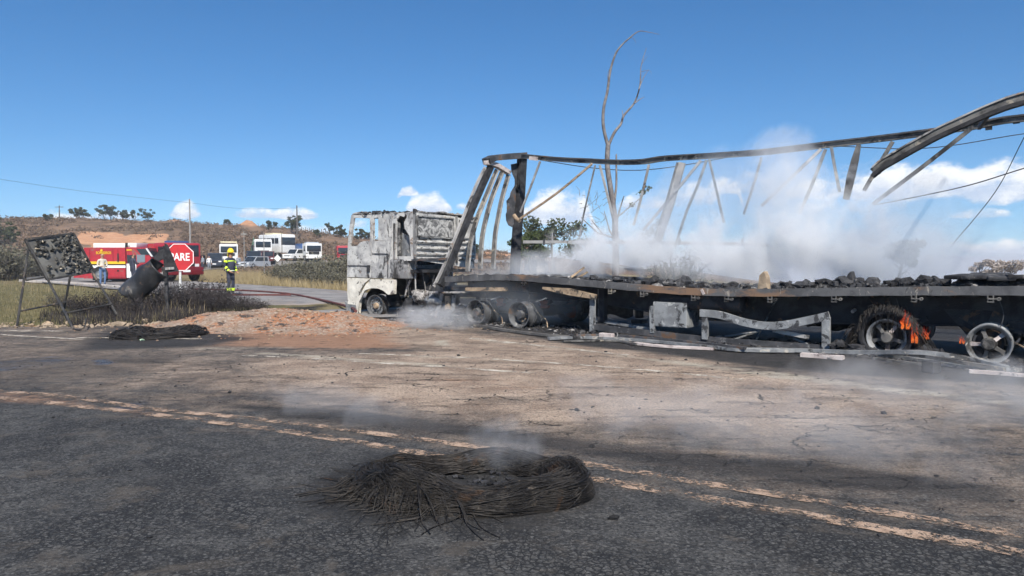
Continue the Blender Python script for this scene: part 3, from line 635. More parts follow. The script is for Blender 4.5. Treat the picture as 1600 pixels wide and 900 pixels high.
door_polys = [[(118, 148), (136, 166), (124, 250), (112, 345), (95, 345), (104, 240)], [(118, 148), (246, 146), (246, 167), (136, 166)], [(238, 167), (246, 167), (246, 313), (238, 313)],
              [(95, 345), (150, 347), (172, 325), (195, 314), (246, 313), (244, 430), (241, 548), (93, 543), (92, 440)]]
side(door_polys, 'door', 'burnt_white')
side([[(249, 146), (378, 140), (378, 166), (249, 167)], [(249, 167), (262, 167), (262, 310), (249, 313)], [(290, 167), (378, 166), (376, 312), (290, 310)], [(249, 313), (376, 312), (373, 556), (244, 549)]], 'side_panel', 'burnt_white')
MATS['_'] = None
# raised pressing lines on the door panel, handle
mb = MB()
for a, b in (((252, 395), (354, 397)), ((354, 397), (352, 548)), ((96, 470), (240, 474))):
    p, q = TVp(*cc(*a), CV0), TVp(*cc(*b), CV0); mb.beam([p + Vector((0, -.004, 0)), q + Vector((0, -.004, 0))], .016, .03)
mb.build('panel_seam', 'char_steel', tractor)
p = TVp(*cc(230, 490), CV0); MB().cbox(p + Vector((0, -.012, 0)), (.12, .05, .2), .02).build('door_handle', 'char_black', tractor)
# sleeper side behind the door: upright ribs, torn skin
side([[(380, 138), (408, 136), (402, 440), (378, 440)], [(408, 136), (470, 134), (455, 160), (430, 150), (408, 180)], [(470, 134), (516, 134), (520, 430), (500, 430), (490, 280), (460, 235), (455, 200), (472, 160)], [(402, 412), (500, 410), (500, 440), (402, 440)]], 'sleeper_panel', 'burnt_white')
side([[(386, 200), (396, 200), (396, 430), (386, 430)]], 'sleeper_rib', 'burnt_grey', th=.03, v=CV0 - .03)
side([[(412, 190), (424, 200), (424, 412), (412, 412)]], 'sleeper_rib', 'burnt_grey', th=.05, v=CV0 + .06)
side([[(440, 260), (490, 285), (492, 412), (440, 412)]], 'sleeper_lining', 'ash_alloy', th=.02, v=CV0 + .16)
side([[(396, 136), (512, 136), (512, 440), (396, 440)]], 'sleeper_backing', 'sooty_sheet', th=.02, v=CV0 + .30, mirror=False)
# rear wall with its pressed ribs
UB = TVp(*cc(518, 300), CV0).x
W0, W1 = 1.58, TVp(*cc(518, 132), CV0).z
rw = MB(); VR = 2.36
rw.prism([(UB, .08, W0), (UB, VR, W0 - .25), (UB, VR, W1 - .12), (UB, 1.4, W1 - .02), (UB, .08, W1)], (-.04, 0, 0)); buckle(rw.build('rear_wall', 'burnt_white', tractor), 'X', .045, 5)
rf = MB(); x = UB + .014
for a, b, w in (((.14, 2.74), (1.5, 2.72), .03), ((.14, 2.20), (1.5, 2.17), .03), ((.14, 2.20), (.14, 2.74), .03), ((1.5, 2.17), (1.5, 2.72), .03), ((1.62, 1.5), (1.62, 2.8), .06), ((1.75, 2.2), (2.3, 2.18), .03), ((1.75, 2.2), (1.75, 2.68), .03), ((1.75, 2.68), (2.3, 2.66), .03), ((.05, 1.62), (.05, 2.92), .08)):
    rf.beam([(x, a[0], a[1]), (x, b[0], b[1])], w, .05, up=(1, 0, 0))
rf.build('wall_frame', 'burnt_grey', tractor)
for k, wz in enumerate((2.10, 1.93, 1.78, 1.66)):
    mb = MB()
    for a, b in ((.1, 1.52), (1.7, 2.32)):
        mb.prism([(UB + .002, a, wz), (UB + .06, a, wz - .02), (UB + .06, a, wz - .05), (UB + .002, a, wz - .10)], (0, b - a, -.02))
    buckle(mb.build('wall_rib', 'burnt_white', tractor), 'X', .045, 3)
mb = MB()
for a, b in ((.2, .5), (1.05, 1.4), (1.78, 1.95)): mb.box((UB + .012, (a + b) / 2, 2.13), (.02, b - a, .035))
mb.build('vent_slot', 'char_black', tractor)
# window recess, smeared with soot
MB().prism([(UB + .004, .17, 2.23), (UB + .004, 1.47, 2.2), (UB + .004, 1.47, 2.70), (UB + .004, .17, 2.72)], (.006, 0, 0)).build('rear_window_blank', pm('smeared_soot', (.10, .10, .102), (.44, .435, .42), 3.2, .36, .66, dist=2.6, stretch=(1, .8, 1.0), layers=(((.06, .06, .06), 9, .60, .72),), rough=.85, bump=.3), tractor)
# roof: sagging, ragged, flaked
UF = TVp(*cc(120, 150), CV0).x; ZF = TVp(*cc(130, 148), CV0).z
def roof(a, b):
    u = UF + .02 + (UB - UF - .02) * a; v = CV0 + (CV1 - CV0 - .02) * b
    z = ZF + .02 + .10 * math.sin(math.pi * b) ** .6 * (1 - .6 * a) + .03 * math.sin(u * 5 + v * 3) * math.sin(v * 4) - .05 * a + random.uniform(-.012, .022)
    return (u, v, z)
random.seed(5)
rm = MB().grid(roof, 34, 26); n0 = len(rm.v)
o = rm.build('roof', 'burnt_grey', tractor); md = o.modifiers.new('thickness', 'SOLIDIFY'); md.thickness = .035
mb = MB()
for k in range(95):
    a = random.random(); b = random.choice((random.random() * .12, random.random(), 1 - random.random() * .1)); p = Vector(roof(a, b))
    mb.lump(p + Vector((0, 0, .01)), (random.uniform(.05, .22), random.uniform(.05, .2), random.uniform(.03, .11)), 1, .5, k, mi=random.choice((0, 0, 1)))
o = mb.build('roof_flakes', ['char_black', 'ash'], tractor); o['kind'] = 'stuff'
# front: pillars, header, dash wall, bumper
mb = MB(); ua = UF - .03
fz = lambda z: UF - .02 - .10 * max(0, (2.9 - z)) / 1.8
mb.beam([(UF + .03, CV0 + .06, ZF), (UF + .03, CV1 - .06, ZF)], .10, .12); mb.build('windscreen_header', 'burnt_grey', tractor)
mb = MB(); zl = TVp(*cc(95, 345), CV0).z; ul = TVp(*cc(95, 345), CV0).x
mb.beam([(ul + .02, CV0 + .05, zl - .02), (ul + .02, CV1 - .05, zl - .02)], .06, .08); mb.build('windscreen_sill', 'burnt_grey', tractor)
mb = MB(); zb = TVp(*cc(93, 543), CV0).z; ub = TVp(*cc(93, 543), CV0).x
mb.prism([(ul + .0, CV0 + .05, zl - .07), (ul, CV1 - .05, zl - .07), (ub, CV1 - .05, zb), (ub, CV0 + .05, zb)], (.05, 0, 0)); mb.build('front_panel', 'burnt_grey', tractor)
# cream wheel-arch panel and bumper
cream = [[(92, 548), (240, 553), (205, 580), (175, 630), (158, 690), (150, 722), (95, 716)]]
side(cream, 'lower_panel', 'cream_paint', th=.06, v=CV0 - .012)
arch = [(243, 556), (392, 560), (388, 652)] + [(262 + 122 * math.cos(R(g)), 742 - 128 * math.sin(R(g))) for g in (42, 60, 78, 96, 114, 132, 150, 165)] + [(160, 795), (150, 790), (166, 705), (185, 640), (212, 590)]
side([arch], 'wheel_arch', 'cream_paint', th=.10, v=CV0 - .03)
side([[(74, 695), (95, 716), (150, 726), (156, 795), (90, 772)]], 'bumper_end', 'ash_alloy', th=.12, v=CV0 - .02)
pb = TVp(*cc(88, 740), CV0); MB().cbox((pb.x + .05, (CV0 + CV1) / 2, .30), (.14, CV1 - CV0 - .26, .36), .04).build('bumper', 'burnt_grey', tractor, 40)
# dark liner behind the arch, interior: seat frames, steering column, rear bunk
mb = MB(); mb.lathe([(.5, 0), (.5, .5)], c=(-3.83, .12, .32), axis='y', seg=14, a0=0, a1=math.pi); o = mb.build('arch_liner', 'char_black', tractor)
mb = MB(); mb.box((-3.5, 1.22, 1.28), (2.5, 2.2, .08)); mb.build('cab_floor', 'char_black', tractor)
for v in (.55, 1.8):
    mb = MB(); mb.cbox((-3.7, v, 1.5), (.5, .5, .14), .05); mb.beam([(-3.48, v - .2, 1.5), (-3.36, v - .2, 2.0), (-3.36, v + .2, 2.0), (-3.48, v + .2, 1.5)], .04, .04, up=(0, 1, .1)); mb.build('seat_frame', 'char_steel', tractor)
mb = MB(); mb.lathe([(.21, 0), (.225, .012), (.21, .024), (.198, .012)], c=(-4.3, .55, 1.72), axis='z', seg=26, close=True); mb.tube([(-4.3, .55, 1.73), (-4.45, .55, 1.3)], .03, 8); mb.build('steering_wheel', 'char_steel', tractor, 40)
# chassis, engine and the wreck under the cab
for v in (.82, 1.68):
    mb = MB(); mb.beam([(-4.6, v, .72), (-2.5, v, .74), (2.2, v, .76)], .08, .27); mb.build('chassis_rail', 'dark_chassis', tractor)
random.seed(11)
mb = MB(); mb.cbox((-3.35, 1.25, .95), (1.3, .75, .75), .06); mb.tube([(-3.9, .95, 1.0), (-3.3, .9, 1.1), (-2.7, .9, 1.05)], .07, 10); mb.cbox((-2.45, 1.25, .8), (.7, .5, .5), .08); mb.build('engine', 'dark_chassis', tractor, 40)
def tubes_px(lst, name, mat, u=None, v=None):
    for pts, r in lst:
        P = [(TVp(*cc(*p), v) if v is not None else TUp(*cc(*p), u)) for p in pts]; MB().tube(sm(P, 4), r, 8).build(name, mat, tractor, 60)
tubes_px([([(535, 430), (515, 520), (480, 600), (463, 670)], .028), ([(470, 490), (500, 450), (540, 425)], .03), ([(525, 440), (528, 560), (530, 640)], .02), ([(440, 530), (480, 520), (540, 470)], .025)], 'bent_pipe', 'pale_alloy', v=.25)
mb = MB(); p = TVp(*cc(450, 488), .2); mb.cbox(p, (.75, .35, .55), .05); mb.build('side_locker', 'burnt_grey', tractor, 40)
mb = MB(); p0, p1 = TVp(*cc(380, 438), .1), TVp(*cc(720, 428), .1); mb.beam([p0, p1], .12, .06); mb.build('cab_cross_beam', 'char_steel', tractor)
mb = MB()
for k in range(130):                                     # melted heap between the axles
    u = random.uniform(-3.1, -.55); v = random.uniform(.12, .9); h = random.uniform(.05, .22); z = random.uniform(0, .55) * (1 - abs(v - .5))
    mb.lump((u, v, .06 + z * .6), (random.uniform(.08, .32), random.uniform(.08, .3), h), 1, .5, k, mi=random.choice((0, 0, 1, 2)))
o = mb.build('melted_wreckage', ['char_black', 'ash', 'dark_chassis'], tractor); o['kind'] = 'stuff'
for i, (u, v, z, d, m_) in enumerate(((-2.3, .42, .62, (.7, .5, .42), 'ash'), (-1.75, .3, .52, (.55, .4, .3), 'ash_alloy'), (-1.3, .5, .55, (.5, .4, .5), 'char_black'), (-2.7, .4, .36, (.5, .45, .4), 'char_black'))):
    MB().lump((u, v, z), d, 3, .35, 60 + i).build('melted_tank', m_, tractor, 50)
for pts, w in ((((735, 665), (735, 790)), .16), (((775, 660), (768, 780)), .10), (((700, 650), (690, 700), (660, 800)), .10)):
    P = [TVp(*cc(*p), .25) for p in pts]; MB().beam(P, w, .05, up=(0, 1, 0)).build('hanger_bracket', random.choice(('rust_board', 'burnt_grey')), tractor)
MB().beam([TVp(*cc(640, 640), .2), TVp(*cc(850, 640), .2)], .3, .045).build('fifth_wheel_plate', 'pale_alloy', tractor)
MB().cbox((.6, 1.25, .98), (.9, 1.0, .1), .03).build('fifth_wheel', 'dark_chassis', tractor, 40)
for u in (-.1, 1.3):
    mb = MB(); mb.beam([TVp(728, 452, .0), TVp(792, 452, .0)] if u < 0 else [TVp(848, 450, .0), TVp(890, 456, .0), TVp(932, 464, .0)], .04 if u < 0 else (.04, .04, .04), .09 if u < 0 else (.05, .15, .10)); mb.build('charred_mudguard_strip', 'rust_board', tractor)
for u in (0.0, 1.36):                                    # torn brackets and rust-red drums beside the drive wheels
    MB().beam([(u + .42, .12, .62), (u + .75, .1, .72)], .05, .03).build('mudguard_stay', 'ash_alloy', tractor)

# ------------------------------------------------------------------ trailer
DU = (-1.14, -.2, .6, 1.17, 2.98, 3.95, 4.85, 5.95, 7.18, 8.28, 9.75, 11.0, 13.9); DZ = (1.15, 1.20, 1.245, 1.255, 1.165, 1.115, 1.066, 1.03, 1.06, 1.108, 1.165, 1.205, 1.23)
def deck_z(u): return float(np.interp(u, DU, DZ))
us = np.linspace(-1.14, 13.9, 90); zs = np.interp(us, DU, DZ); zs = np.convolve(np.pad(zs, 4, mode='edge'), np.ones(9) / 9, 'valid')
def dz(u): return float(np.interp(u, us, zs))
for v, m_ in ((.0, 'beam_rust'), (2.5, 'beam_rust')):
    mb = MB(); s = 1 if v < 1 else -1
    for i in range(len(us) - 1):                         # channel section: web and two flanges
        pass
    prof = [(0, 0), (s * .07, 0), (s * .07, -.012), (s * .012, -.016), (s * .012, -.125), (s * .07, -.128), (s * .07, -.14), (0, -.14)]
    vs = []; fs = []; n = len(prof)
    for i, u in enumerate(us):
        wob = .006 * math.sin(u * 7.3) + .004 * math.sin(u * 17)
        for a, b in prof: vs.append((u, v + a + wob * s, zs[i] + b + .004 * math.sin(u * 11 + b * 30)))
    for i in range(len(us) - 1):
        for k in range(n): fs.append((i * n + k, i * n + (k + 1) % n, (i + 1) * n + (k + 1) % n, (i + 1) * n + k))
    mb.add(vs, fs).build('edge_beam', m_, trailer, 35)
def deckf(a, b):
    u = -1.1 + 14.95 * a; v = .075 + 2.35 * b
    return (u, v, dz(u) - .035 - .05 * math.sin(math.pi * b) + .03 * (vnoise(u * 3, v * 3, 3) - .5))
MB().grid(deckf, 90, 12).build('deck', 'ash', trailer, True)
for v in (.72, 1.78):
    mb = MB(); mb.beam([(u, v, dz(u) - .16 - .5 * min(1, .35 + .1 * max(0, u + 1)) / 2) for u in np.linspace(-.9, 13.6, 30)], .03, [.5 * min(1, .35 + .1 * max(0, u + 1)) for u in np.linspace(-.9, 13.6, 30)]); mb.build('main_beam', 'dark_chassis', trailer)
    mb = MB(); mb.beam([(u, v, dz(u) - .162 - .5 * min(1, .35 + .1 * max(0, u + 1))) for u in np.linspace(-.9, 13.6, 30)], .15, .02); mb.build('beam_flange', 'dark_chassis', trailer)
for u in np.arange(-.8, 13.8, .62):
    MB().beam([(u, .08, dz(u) - .12), (u, 2.42, dz(u) - .12)], .05, .09).build('cross_member', 'dark_chassis', trailer)
for px in (815, 953, 1003, 1083, 1135, 1203, 1303, 1428, 1548):                 # strap ratchets under the edge beam
    q = TVp(px, 450, 0.0); u = q.x; z = dz(u) - .14; mb = MB()
    for a in (-.035, .035): mb.box((u + a, .02, z - .055), (.012, .05, .11))
    mb.box((u, .02, z - .10), (.09, .055, .014)); mb.box((u, .0, z - .05), (.07, .04, .02)); mb.tube([(u + .02, .0, z - .06), (u + .1, -.01, z - .05)], .012, 6); mb.lathe([(.012, -.02), (.028, -.02), (.028, .02), (.012, .02)], c=(u + .11, -.005, z - .05), seg=12, close=True)
    mb.build('strap_ratchet', 'rail_alloy', trailer)
MB().beam([TVp(1096, 452, -.01), TVp(1100, 460, -.012)], .05, .02, up=(0, 1, 0)).build('white_tag', 'pale_plank', trailer)
# front frame
FU = -1.1
def PU(*pp): return [TUp(*p, FU) for p in pp]
MB().beam(sm(PU((688, 446), (706, 404), (730, 345), (752, 293), (767, 260)), 3), .13, .15, up=(0, 1, 0)).build('front_post', 'char_black', trailer)
MB().beam(sm([p + Vector((-.05, -.10, 0)) for p in PU((684, 448), (700, 415), (728, 345), (750, 290), (764, 262))], 3), .05, .07, up=(0, 1, 0)).build('front_post_edge', 'pale_alloy', trailer)
for pts in (((776, 266), (762, 300), (744, 345), (734, 385), (730, 424)), ((784, 270), (768, 310), (757, 350), (752, 380), (750, 420)), ((794, 274), (784, 310), (778, 340), (773, 370), (770, 420))):
    P = sm(PU(*pts), 4); MB().beam(P, .05, .12, up=(0, 1, 0)).build('front_stanchion', 'rail_alloy', trailer)
    MB().beam([p + Vector((.035, .035, 0)) for p in P], .03, .04, up=(0, 1, 0)).build('stanchion_edge', 'pale_alloy', trailer)
P = PU((760, 252), (770, 247), (790, 245), (818, 243)); MB().beam(P, .28, .16).build('front_header', 'char_steel', trailer)
MB().beam(PU((759, 254), (775, 258), (795, 270)), .16, .11).build('header_cap', 'pale_plank', trailer)
MB().beam([TUp(816, 243, FU), TUp(813, 300, FU), TUp(809, 350, FU), TUp(806, 392, FU), TUp(804, 430, FU)], .16, .26, up=(0, 1, 0)).build('corner_post', 'char_black', trailer)
torn = [(812, 254), (797, 257), (800, 268), (804, 280), (803, 290), (799, 300), (796, 308), (790, 314), (793, 322), (792, 330), (789, 335), (792, 345), (794, 352), (799, 355), (803, 348), (806, 340), (810, 330)]
mb = MB(); mb.prism([TUp(*p, FU - .06) + Vector((.03 * math.sin(i * 2.1), 0, 0)) for i, p in enumerate(torn)], (.012, 0, 0)); mb.build('torn_wall_sheet', 'char_steel', trailer)
# roof rails
FV = 2.47
def PV(pp, v=FV): return [TVp(*p, v) for p in pp]
rail = PV(((816, 244), (845, 247), (880, 250), (925, 252), (965, 254), (1005, 253), (1040, 248), (1110, 244), (1185, 239), (1240, 233), (1290, 227), (1360, 219), (1440, 209), (1520, 198), (1600, 185))) + [Vector((12.9, FV, 3.96)), Vector((13.9, FV, 4.0))]
P = sm(rail, 4); MB().beam(P, .09, .11).build('roof_rail', 'rail_alloy', trailer)
MB().beam([p + Vector((0, -.06, .05)) for p in P], .06, .03).build('rail_lip', 'char_steel', trailer)
MB().beam([TVp(827, 247, FV - .1), TVp(840, 248, FV - .1)], .03, .10).build('rail_plate', 'pale_plank', trailer)
near = PV(((1364, 268), (1378, 256), (1400, 243), (1430, 226), (1465, 207), (1500, 191), (1550, 169), (1600, 152)), .08) + [Vector((11.8, .08, 4.12)), Vector((13.0, .08, 4.2)), Vector((13.9, .08, 4.22))]
P = sm(near, 4); MB().beam(P, .11, .10).build('fallen_roof_rail', 'rail_alloy', trailer)
MB().beam([p + Vector((0, -.02, -.085)) for p in P], .14, .06).build('fallen_rail_track', 'char_black', trailer)
MB().beam([p + Vector((0, -.035, .062)) for p in P], .09, .025).build('fallen_rail_lip', 'pale_alloy', trailer)
MB().beam(PV(((1369, 262), (1374, 272)), .08), .06, .05).build('rail_stub', 'char_black', trailer)
for a in ((1545, 203, 1545, 197), (1588, 193, 1588, 188)): MB().beam([TVp(a[0], a[1], FV), TVp(a[2], a[3], FV)], .10, .06, up=(0, 1, 0)).build('rail_bracket', 'char_black', trailer)
for u in (11.7, 13.85):                                  # rear bows that still carry the rails
    MB().beam([(u, .1, 4.1), (u, 1.3, 4.06), (u, 2.45, 3.92)], .06, .07).build('roof_bow', 'char_steel', trailer)
for v in (.06, 2.45): MB().beam([(13.86, v, 1.2), (13.86, v, 4.1)], .12, .12, up=(0, 1, 0)).build('rear_post', 'char_steel', trailer)
MB().beam([TVp(1544, 179, .3), TVp(1530, 199, 1.6)], .05, .08).build('rail_link', 'char_steel', trailer)
# struts hanging from the far rail
def strut(pts, w, mat, v=FV - .06, name='hanging_strut'): MB().beam(sm(PV(pts, v), 3), w, w * .55, up=(0, 1, 0)).build(name, mat, trailer)
for pts, w, m_ in ((((844, 252), (828, 295), (813, 332)), .055, 'pale_alloy'), (((925, 256), (870, 302), (812, 342)), .055, 'rust_board'), (((930, 258), (912, 335), (905, 372)), .04, 'ash_alloy'), (((937, 258), (948, 300), (960, 350)), .055, 'pale_alloy'),
                   (((1014, 257), (1004, 300), (990, 352)), .055, 'pale_alloy'), (((1095, 251), (1050, 306), (1005, 360)), .06, 'pale_alloy'), (((1104, 250), (1090, 290), (1073, 330), (1055, 385)), .055, 'ash_alloy'), (((1108, 249), (1120, 300), (1131, 348)), .05, 'ash_alloy'),
                   (((1190, 246), (1177, 290), (1162, 335)), .05, 'ash_alloy'), (((1283, 233), (1240, 274), (1190, 322)), .06, 'pale_alloy'), (((1290, 233), (1270, 285), (1250, 332)), .06, 'ash_alloy'), (((1299, 230), (1304, 260), (1312, 300)), .055, 'ash_alloy'),
                   (((1395, 221), (1375, 255), (1350, 298)), .07, 'rail_alloy'), (((1521, 198), (1445, 258), (1364, 319)), .07, 'rail_alloy')):
    strut(pts, w, m_)
MB().tube(PV(((812, 345), (806, 341), (803, 336)), FV - .1), .06, 10).build('strut_knuckle', 'rust_board', trailer, 40)
MB().beam(PV(((1066, 254), (1048, 318), (1025, 387)), FV - .02), .17, .05, up=(0, 1, 0)).build('side_post', 'pale_alloy', trailer)
MB().beam(PV(((1059, 254), (1041, 318), (1019, 387)), FV - .05), .04, .07, up=(0, 1, 0)).build('side_post_edge', 'rail_alloy', trailer)
mb = MB(); mb.beam(PV(((1342, 226), (1336, 250), (1330, 275), (1322, 312)), FV - .04), (.07, .13, .15, .11), .07, up=(0, 1, 0)); mb.build('side_post', 'rail_alloy', trailer)
P = PV(((818, 378), (880, 378), (980, 379), (1100, 380), (1200, 383)), FV); MB().beam(P, .04, .08).build('side_lath', 'pale_alloy', trailer)
for px in (850, 1062, 1160): MB().beam(PV(((px, 374), (px, 383)), FV - .04), .05, .03, up=(0, 1, 0)).build('lath_clip', 'char_steel', trailer)
# landing gear, side guard, tool box
def sg(p, v=.12): return TVp(p[0], p[1], v)
for pts, w, v in ((((926, 468), (926, 518)), .11, .12), (((939, 452), (939, 518)), .11, .5), (((1019, 478), (1020, 520)), .09, .12), (((1102, 496), (1102, 530)), .11, .10), (((1291, 495), (1291, 546)), .13, .10)):
    MB().beam([sg(p, v) for p in pts], w, .08, up=(0, 1, 0)).build('guard_post', 'grey_box', trailer)
MB().beam(sm([sg(p) for p in ((929, 511), (1020, 521), (1100, 530), (1200, 538), (1298, 545))], 3), .05, .12).build('guard_rail', 'char_steel', trailer)
MB().beam([sg(p, .5) for p in ((929, 500), (1015, 514))], .05, .06).build('guard_rail', 'ash_alloy', trailer)
MB().beam(sm([sg(p, .08) for p in ((1094, 489), (1125, 492), (1165, 504), (1200, 509), (1228, 507), (1260, 501), (1296, 493))], 4), .05, .14).build('bent_guard_rail', 'grey_box', trailer)
for pts, r, v in ((((1109, 529), (1181, 519)), .02, .3), (((1145, 531), (1188, 517)), .018, .4), (((1179, 536), (1190, 516), (1206, 480), (1215, 466)), .018, .6), (((1208, 516), (1262, 538)), .022, .3)):
    MB().tube([sg(p, v) for p in pts], r, 6).build('loose_rod', 'ash_alloy', trailer, 60)
MB().beam([sg(p, .2) for p in ((1208, 516), (1264, 527))], .03, .07).build('loose_plate', 'pale_alloy', trailer)
q = sg((1020, 471), .1); q2 = sg((1073, 513), .1); mb = MB(); mb.cbox(((q.x + q2.x) / 2, .38, (q.z + q2.z) / 2), (q2.x - q.x, .56, q.z - q2.z), .025); mb.build('tool_box', 'grey_box', trailer)
for u in (3.35, 3.4):
    v = .5 if u < 3.38 else 2.0
    MB().cbox((u, v, .62), (.14, .16, .8), .01).build('landing_leg', 'dark_chassis', trailer); MB().cbox((u, v, .14), (.3, .3, .1), .03).build('landing_foot', 'dark_chassis', trailer)
MB().tube([(u, .32, .78) for u in (4.9, 6.6)], .19, 16).build('air_tank', 'dark_chassis', trailer, 40)
for u in (8.9, 10.3, 11.7):
    for v in (.72, 1.78): MB().prism([(u - .45, v - .02, .78), (u + .25, v - .02, .78), (u + .1, v - .02, .38), (u - .1, v - .02, .36)], (0, .05, 0)).build('suspension_hanger', 'dark_chassis', trailer)
for u in (2.3, 7.9, 13.2):                               # charred bulkhead sheets and guards under the far side
    MB().grid(lambda a, b, u=u: (u - .75 + 1.5 * a, 2.3 + .03 * math.sin(a * 9), .2 + .75 * b + .05 * math.sin(a * 13) * (1 - b)), 12, 4).build('far_mudguard', 'char_black', trailer)
MB().beam([(3.6, 2.36, .62), (8.4, 2.36, .6)], .04, .22).build('far_guard_rail', 'char_black', trailer)
MB().beam([(3.6, 2.36, .34), (8.4, 2.36, .3)], .04, .16).build('far_guard_rail', 'char_black', trailer)
MB().tube([TVp(1332, 487, .5), TVp(1336, 484, .6)], .03, 10).build('pipe_end', 'pale_plank', trailer)
# ash and cinders on the deck
random.seed(21); mb = MB(); pm('charred_grey', (.05, .05, .052), (.10, .098, .095), 6, rough=.9, bump=.8)
for k in range(1700):
    u = random.uniform(-1, 13.8); v = random.uniform(.10, 2.4); s = random.uniform(.02, .09) * (.8 if v < .2 else 1.5)
    mb.lump((u, v, dz(u) - .02 - .05 * math.sin(math.pi * v / 2.5) + s * .2), (s * random.uniform(.8, 2.4), s * random.uniform(.8, 2), s * random.uniform(.4, 1)), 1, .6, k % 37, mi=random.choice((0, 0, 0, 1, 2)))
o = mb.build('cinders', ['char_black', 'ash', 'charred_grey'], trailer); o['kind'] = 'stuff'
# tyre still burning on the first trailer axle: collar of hanging steel strands
def collar():
    random.seed(31); P = []; c = np.array((9.14, .0, .36))
    for k in range(620):
        g = random.uniform(-.35, math.pi + .35); r0 = random.uniform(.42, .47); v0 = random.uniform(.02, .34)
        p0 = c + np.array((r0 * math.cos(g), v0, r0 * math.sin(g))); pts = [p0]
        out = math.cos(g); L = random.randint(5, 9); d = np.array((out * .25 + random.gauss(0, .08), -.35 + random.gauss(0, .15), .35 * math.sin(g) + random.gauss(0, .1)))
        if math.sin(g) > .3 and random.random() < .75:   # over the crown: strands lie across the tread and hang down the face
            d = np.array((out * .12, -.62, .30 * math.sin(g))); L = 4
        p = p0.copy()
        for i in range(L):
            p = p + d * .085; d = d + np.array((-.10 * out if math.sin(g) > .3 else .05 * out, .12, -.20 - .12 * random.random()))
            if p[2] < .02: p[2] = .02 + .03 * random.random(); d[2] = 0; d[0] += .3 * np.sign(out)
            pts.append(p.copy())
        P.append(pts)
    V, Fc = wires(P, .0055); o = npobj('steel_strands', V, Fc, 'wire_steel', trailer); o['kind'] = 'stuff'
    mb = MB(); mb.lathe([(.335, -.0), (.40, -.03), (.455, .02), (.47, .16), (.455, .32), (.40, .36), (.34, .33)], c=(9.14, .04, .36), seg=48); o = mb.build('tyre_carcass', 'char_black', trailer, True)
    mb = MB(); 
    for s in (-1, 1):
        for k in range(26): mb.lump((9.14 + s * random.uniform(.25, .85), random.uniform(-.12, .3), random.uniform(.02, .16)), (random.uniform(.1, .3), random.uniform(.1, .25), random.uniform(.06, .2)), 1, .5, k)
    o = mb.build('tyre_char', 'char_black', trailer); o['kind'] = 'stuff'
collar()

# springs, bellows and brake hoses by the wheels
for par, lst in ((tractor, (0.0, 1.36)), (trailer, (9.14, 10.58, 12.02))):
    for u in lst:
        for v in (.62, 1.88):
            MB().beam([(u - .5, v, .62), (u - .25, v, .46), (u, v, .41), (u + .25, v, .46), (u + .5, v, .62)], .08, .07).build('leaf_spring', 'dark_chassis', par)
        MB().lathe([(.0, .0), (.11, .0), (.12, .05), (.09, .08), (.12, .12), (.12, .17), (.0, .2)], c=(u + .3, .62, .45), axis='z', seg=16).build('brake_chamber', 'rust_red' if par is tractor else 'char_steel', par, 50)
        MB().tube(sm([(u + .3, .6, .62), (u + .1, .5, .5), (u + .25, .42, .34), (u + .5, .4, .2), (u + .62, .3, .03)], 4), .012, 5).build('brake_hose', 'rust_board', par, 60)
        MB().tube(sm([(u + .1, .25, .95), (u + .16, .2, .75), (u + .12, .22, .55)], 4), .008, 5).build('hanging_wire', 'char_steel', par, 60)
for k in range(14):
    u = random.uniform(-2.9, -.6); v = random.uniform(.1, .5); z = random.uniform(.8, 1.35); MB().tube(sm([(u, v, z), (u + random.uniform(-.1, .1), v - .05, z - .25), (u + random.uniform(-.15, .15), v, z - random.uniform(.35, .7))], 4), .009, 5).build('hanging_wire', random.choice(('char_steel', 'rail_alloy')), tractor, 60)
# ------------------------------------------------------------------ fallen alloy laths and planks in front of the trailer
def lath(pts, w, h, mat, label, name='fallen_lath', z=.05, cat='lath', group=None):
    P = sm([G(p[0], p[1], z + (p[2] if len(p) > 2 else 0)) for p in pts], 5); MB().beam(P, w, h).build(name, mat, None, label=label, cat=cat, group=group)
lath(((660, 505), (716, 506), (750, 509), (791, 516), (850, 523), (905, 528)), .09, .05, 'rail_alloy', 'long dark alloy lath lying under the drive wheels')
lath(((857, 529), (904, 527), (960, 529), (1030, 534), (1102, 541), (1165, 547), (1260, 548)), .10, .05, 'ash_alloy', 'long grey alloy lath lying in front of the tool box')
lath(((900, 524), (954, 524), (1020, 529), (1102, 537), (1165, 544)), .07, .05, 'char_steel', 'thin dark lath behind the long grey lath', z=.09)
lath(((880, 533), (956, 532), (996, 538)), .09, .03, 'rail_alloy', 'short dark lath on the ash below the landing gear', z=.03)
lath(((988, 536), (1040, 541), (1116, 545)), .22, .03, 'pale_plank', 'scorched pinkish board on the ash by the side guard', name='scorched_board', cat='board', z=.03)
lath(((1165, 546), (1240, 547), (1330, 550, .03), (1420, 550, .12), (1465, 553, .12), (1521, 562, .06), (1574, 575)), .10, .06, 'ash_alloy', 'bowed alloy lath reaching to the spoked trailer wheel', z=.06)
lath(((1319, 549), (1379, 554), (1442, 563), (1521, 575), (1568, 577)), .10, .05, 'ash_alloy', 'bright alloy lath in front of the burning wheel', z=.04)
lath(((1380, 551), (1440, 556, .05), (1500, 566, .03), (1570, 577)), .08, .05, 'rail_alloy', 'dark lath between the two bright ones by the burning wheel', z=.08)
lath(((1366, 560), (1415, 566), (1449, 570)), .09, .03, 'rail_alloy', 'short blackened lath on the ash by the dark block', z=.03)
lath(((1445, 566), (1490, 572), (1530, 577)), .11, .02, 'pale_plank', 'bleached strip lying against the end of the laths', z=.03, name='bleached_strip', cat='strip')
lath(((1252, 554), (1280, 556), (1318, 559)), .16, .06, 'pale_plank', 'crumpled pale sheet strip on the black ash', name='crumpled_strip', cat='strip', z=.04)
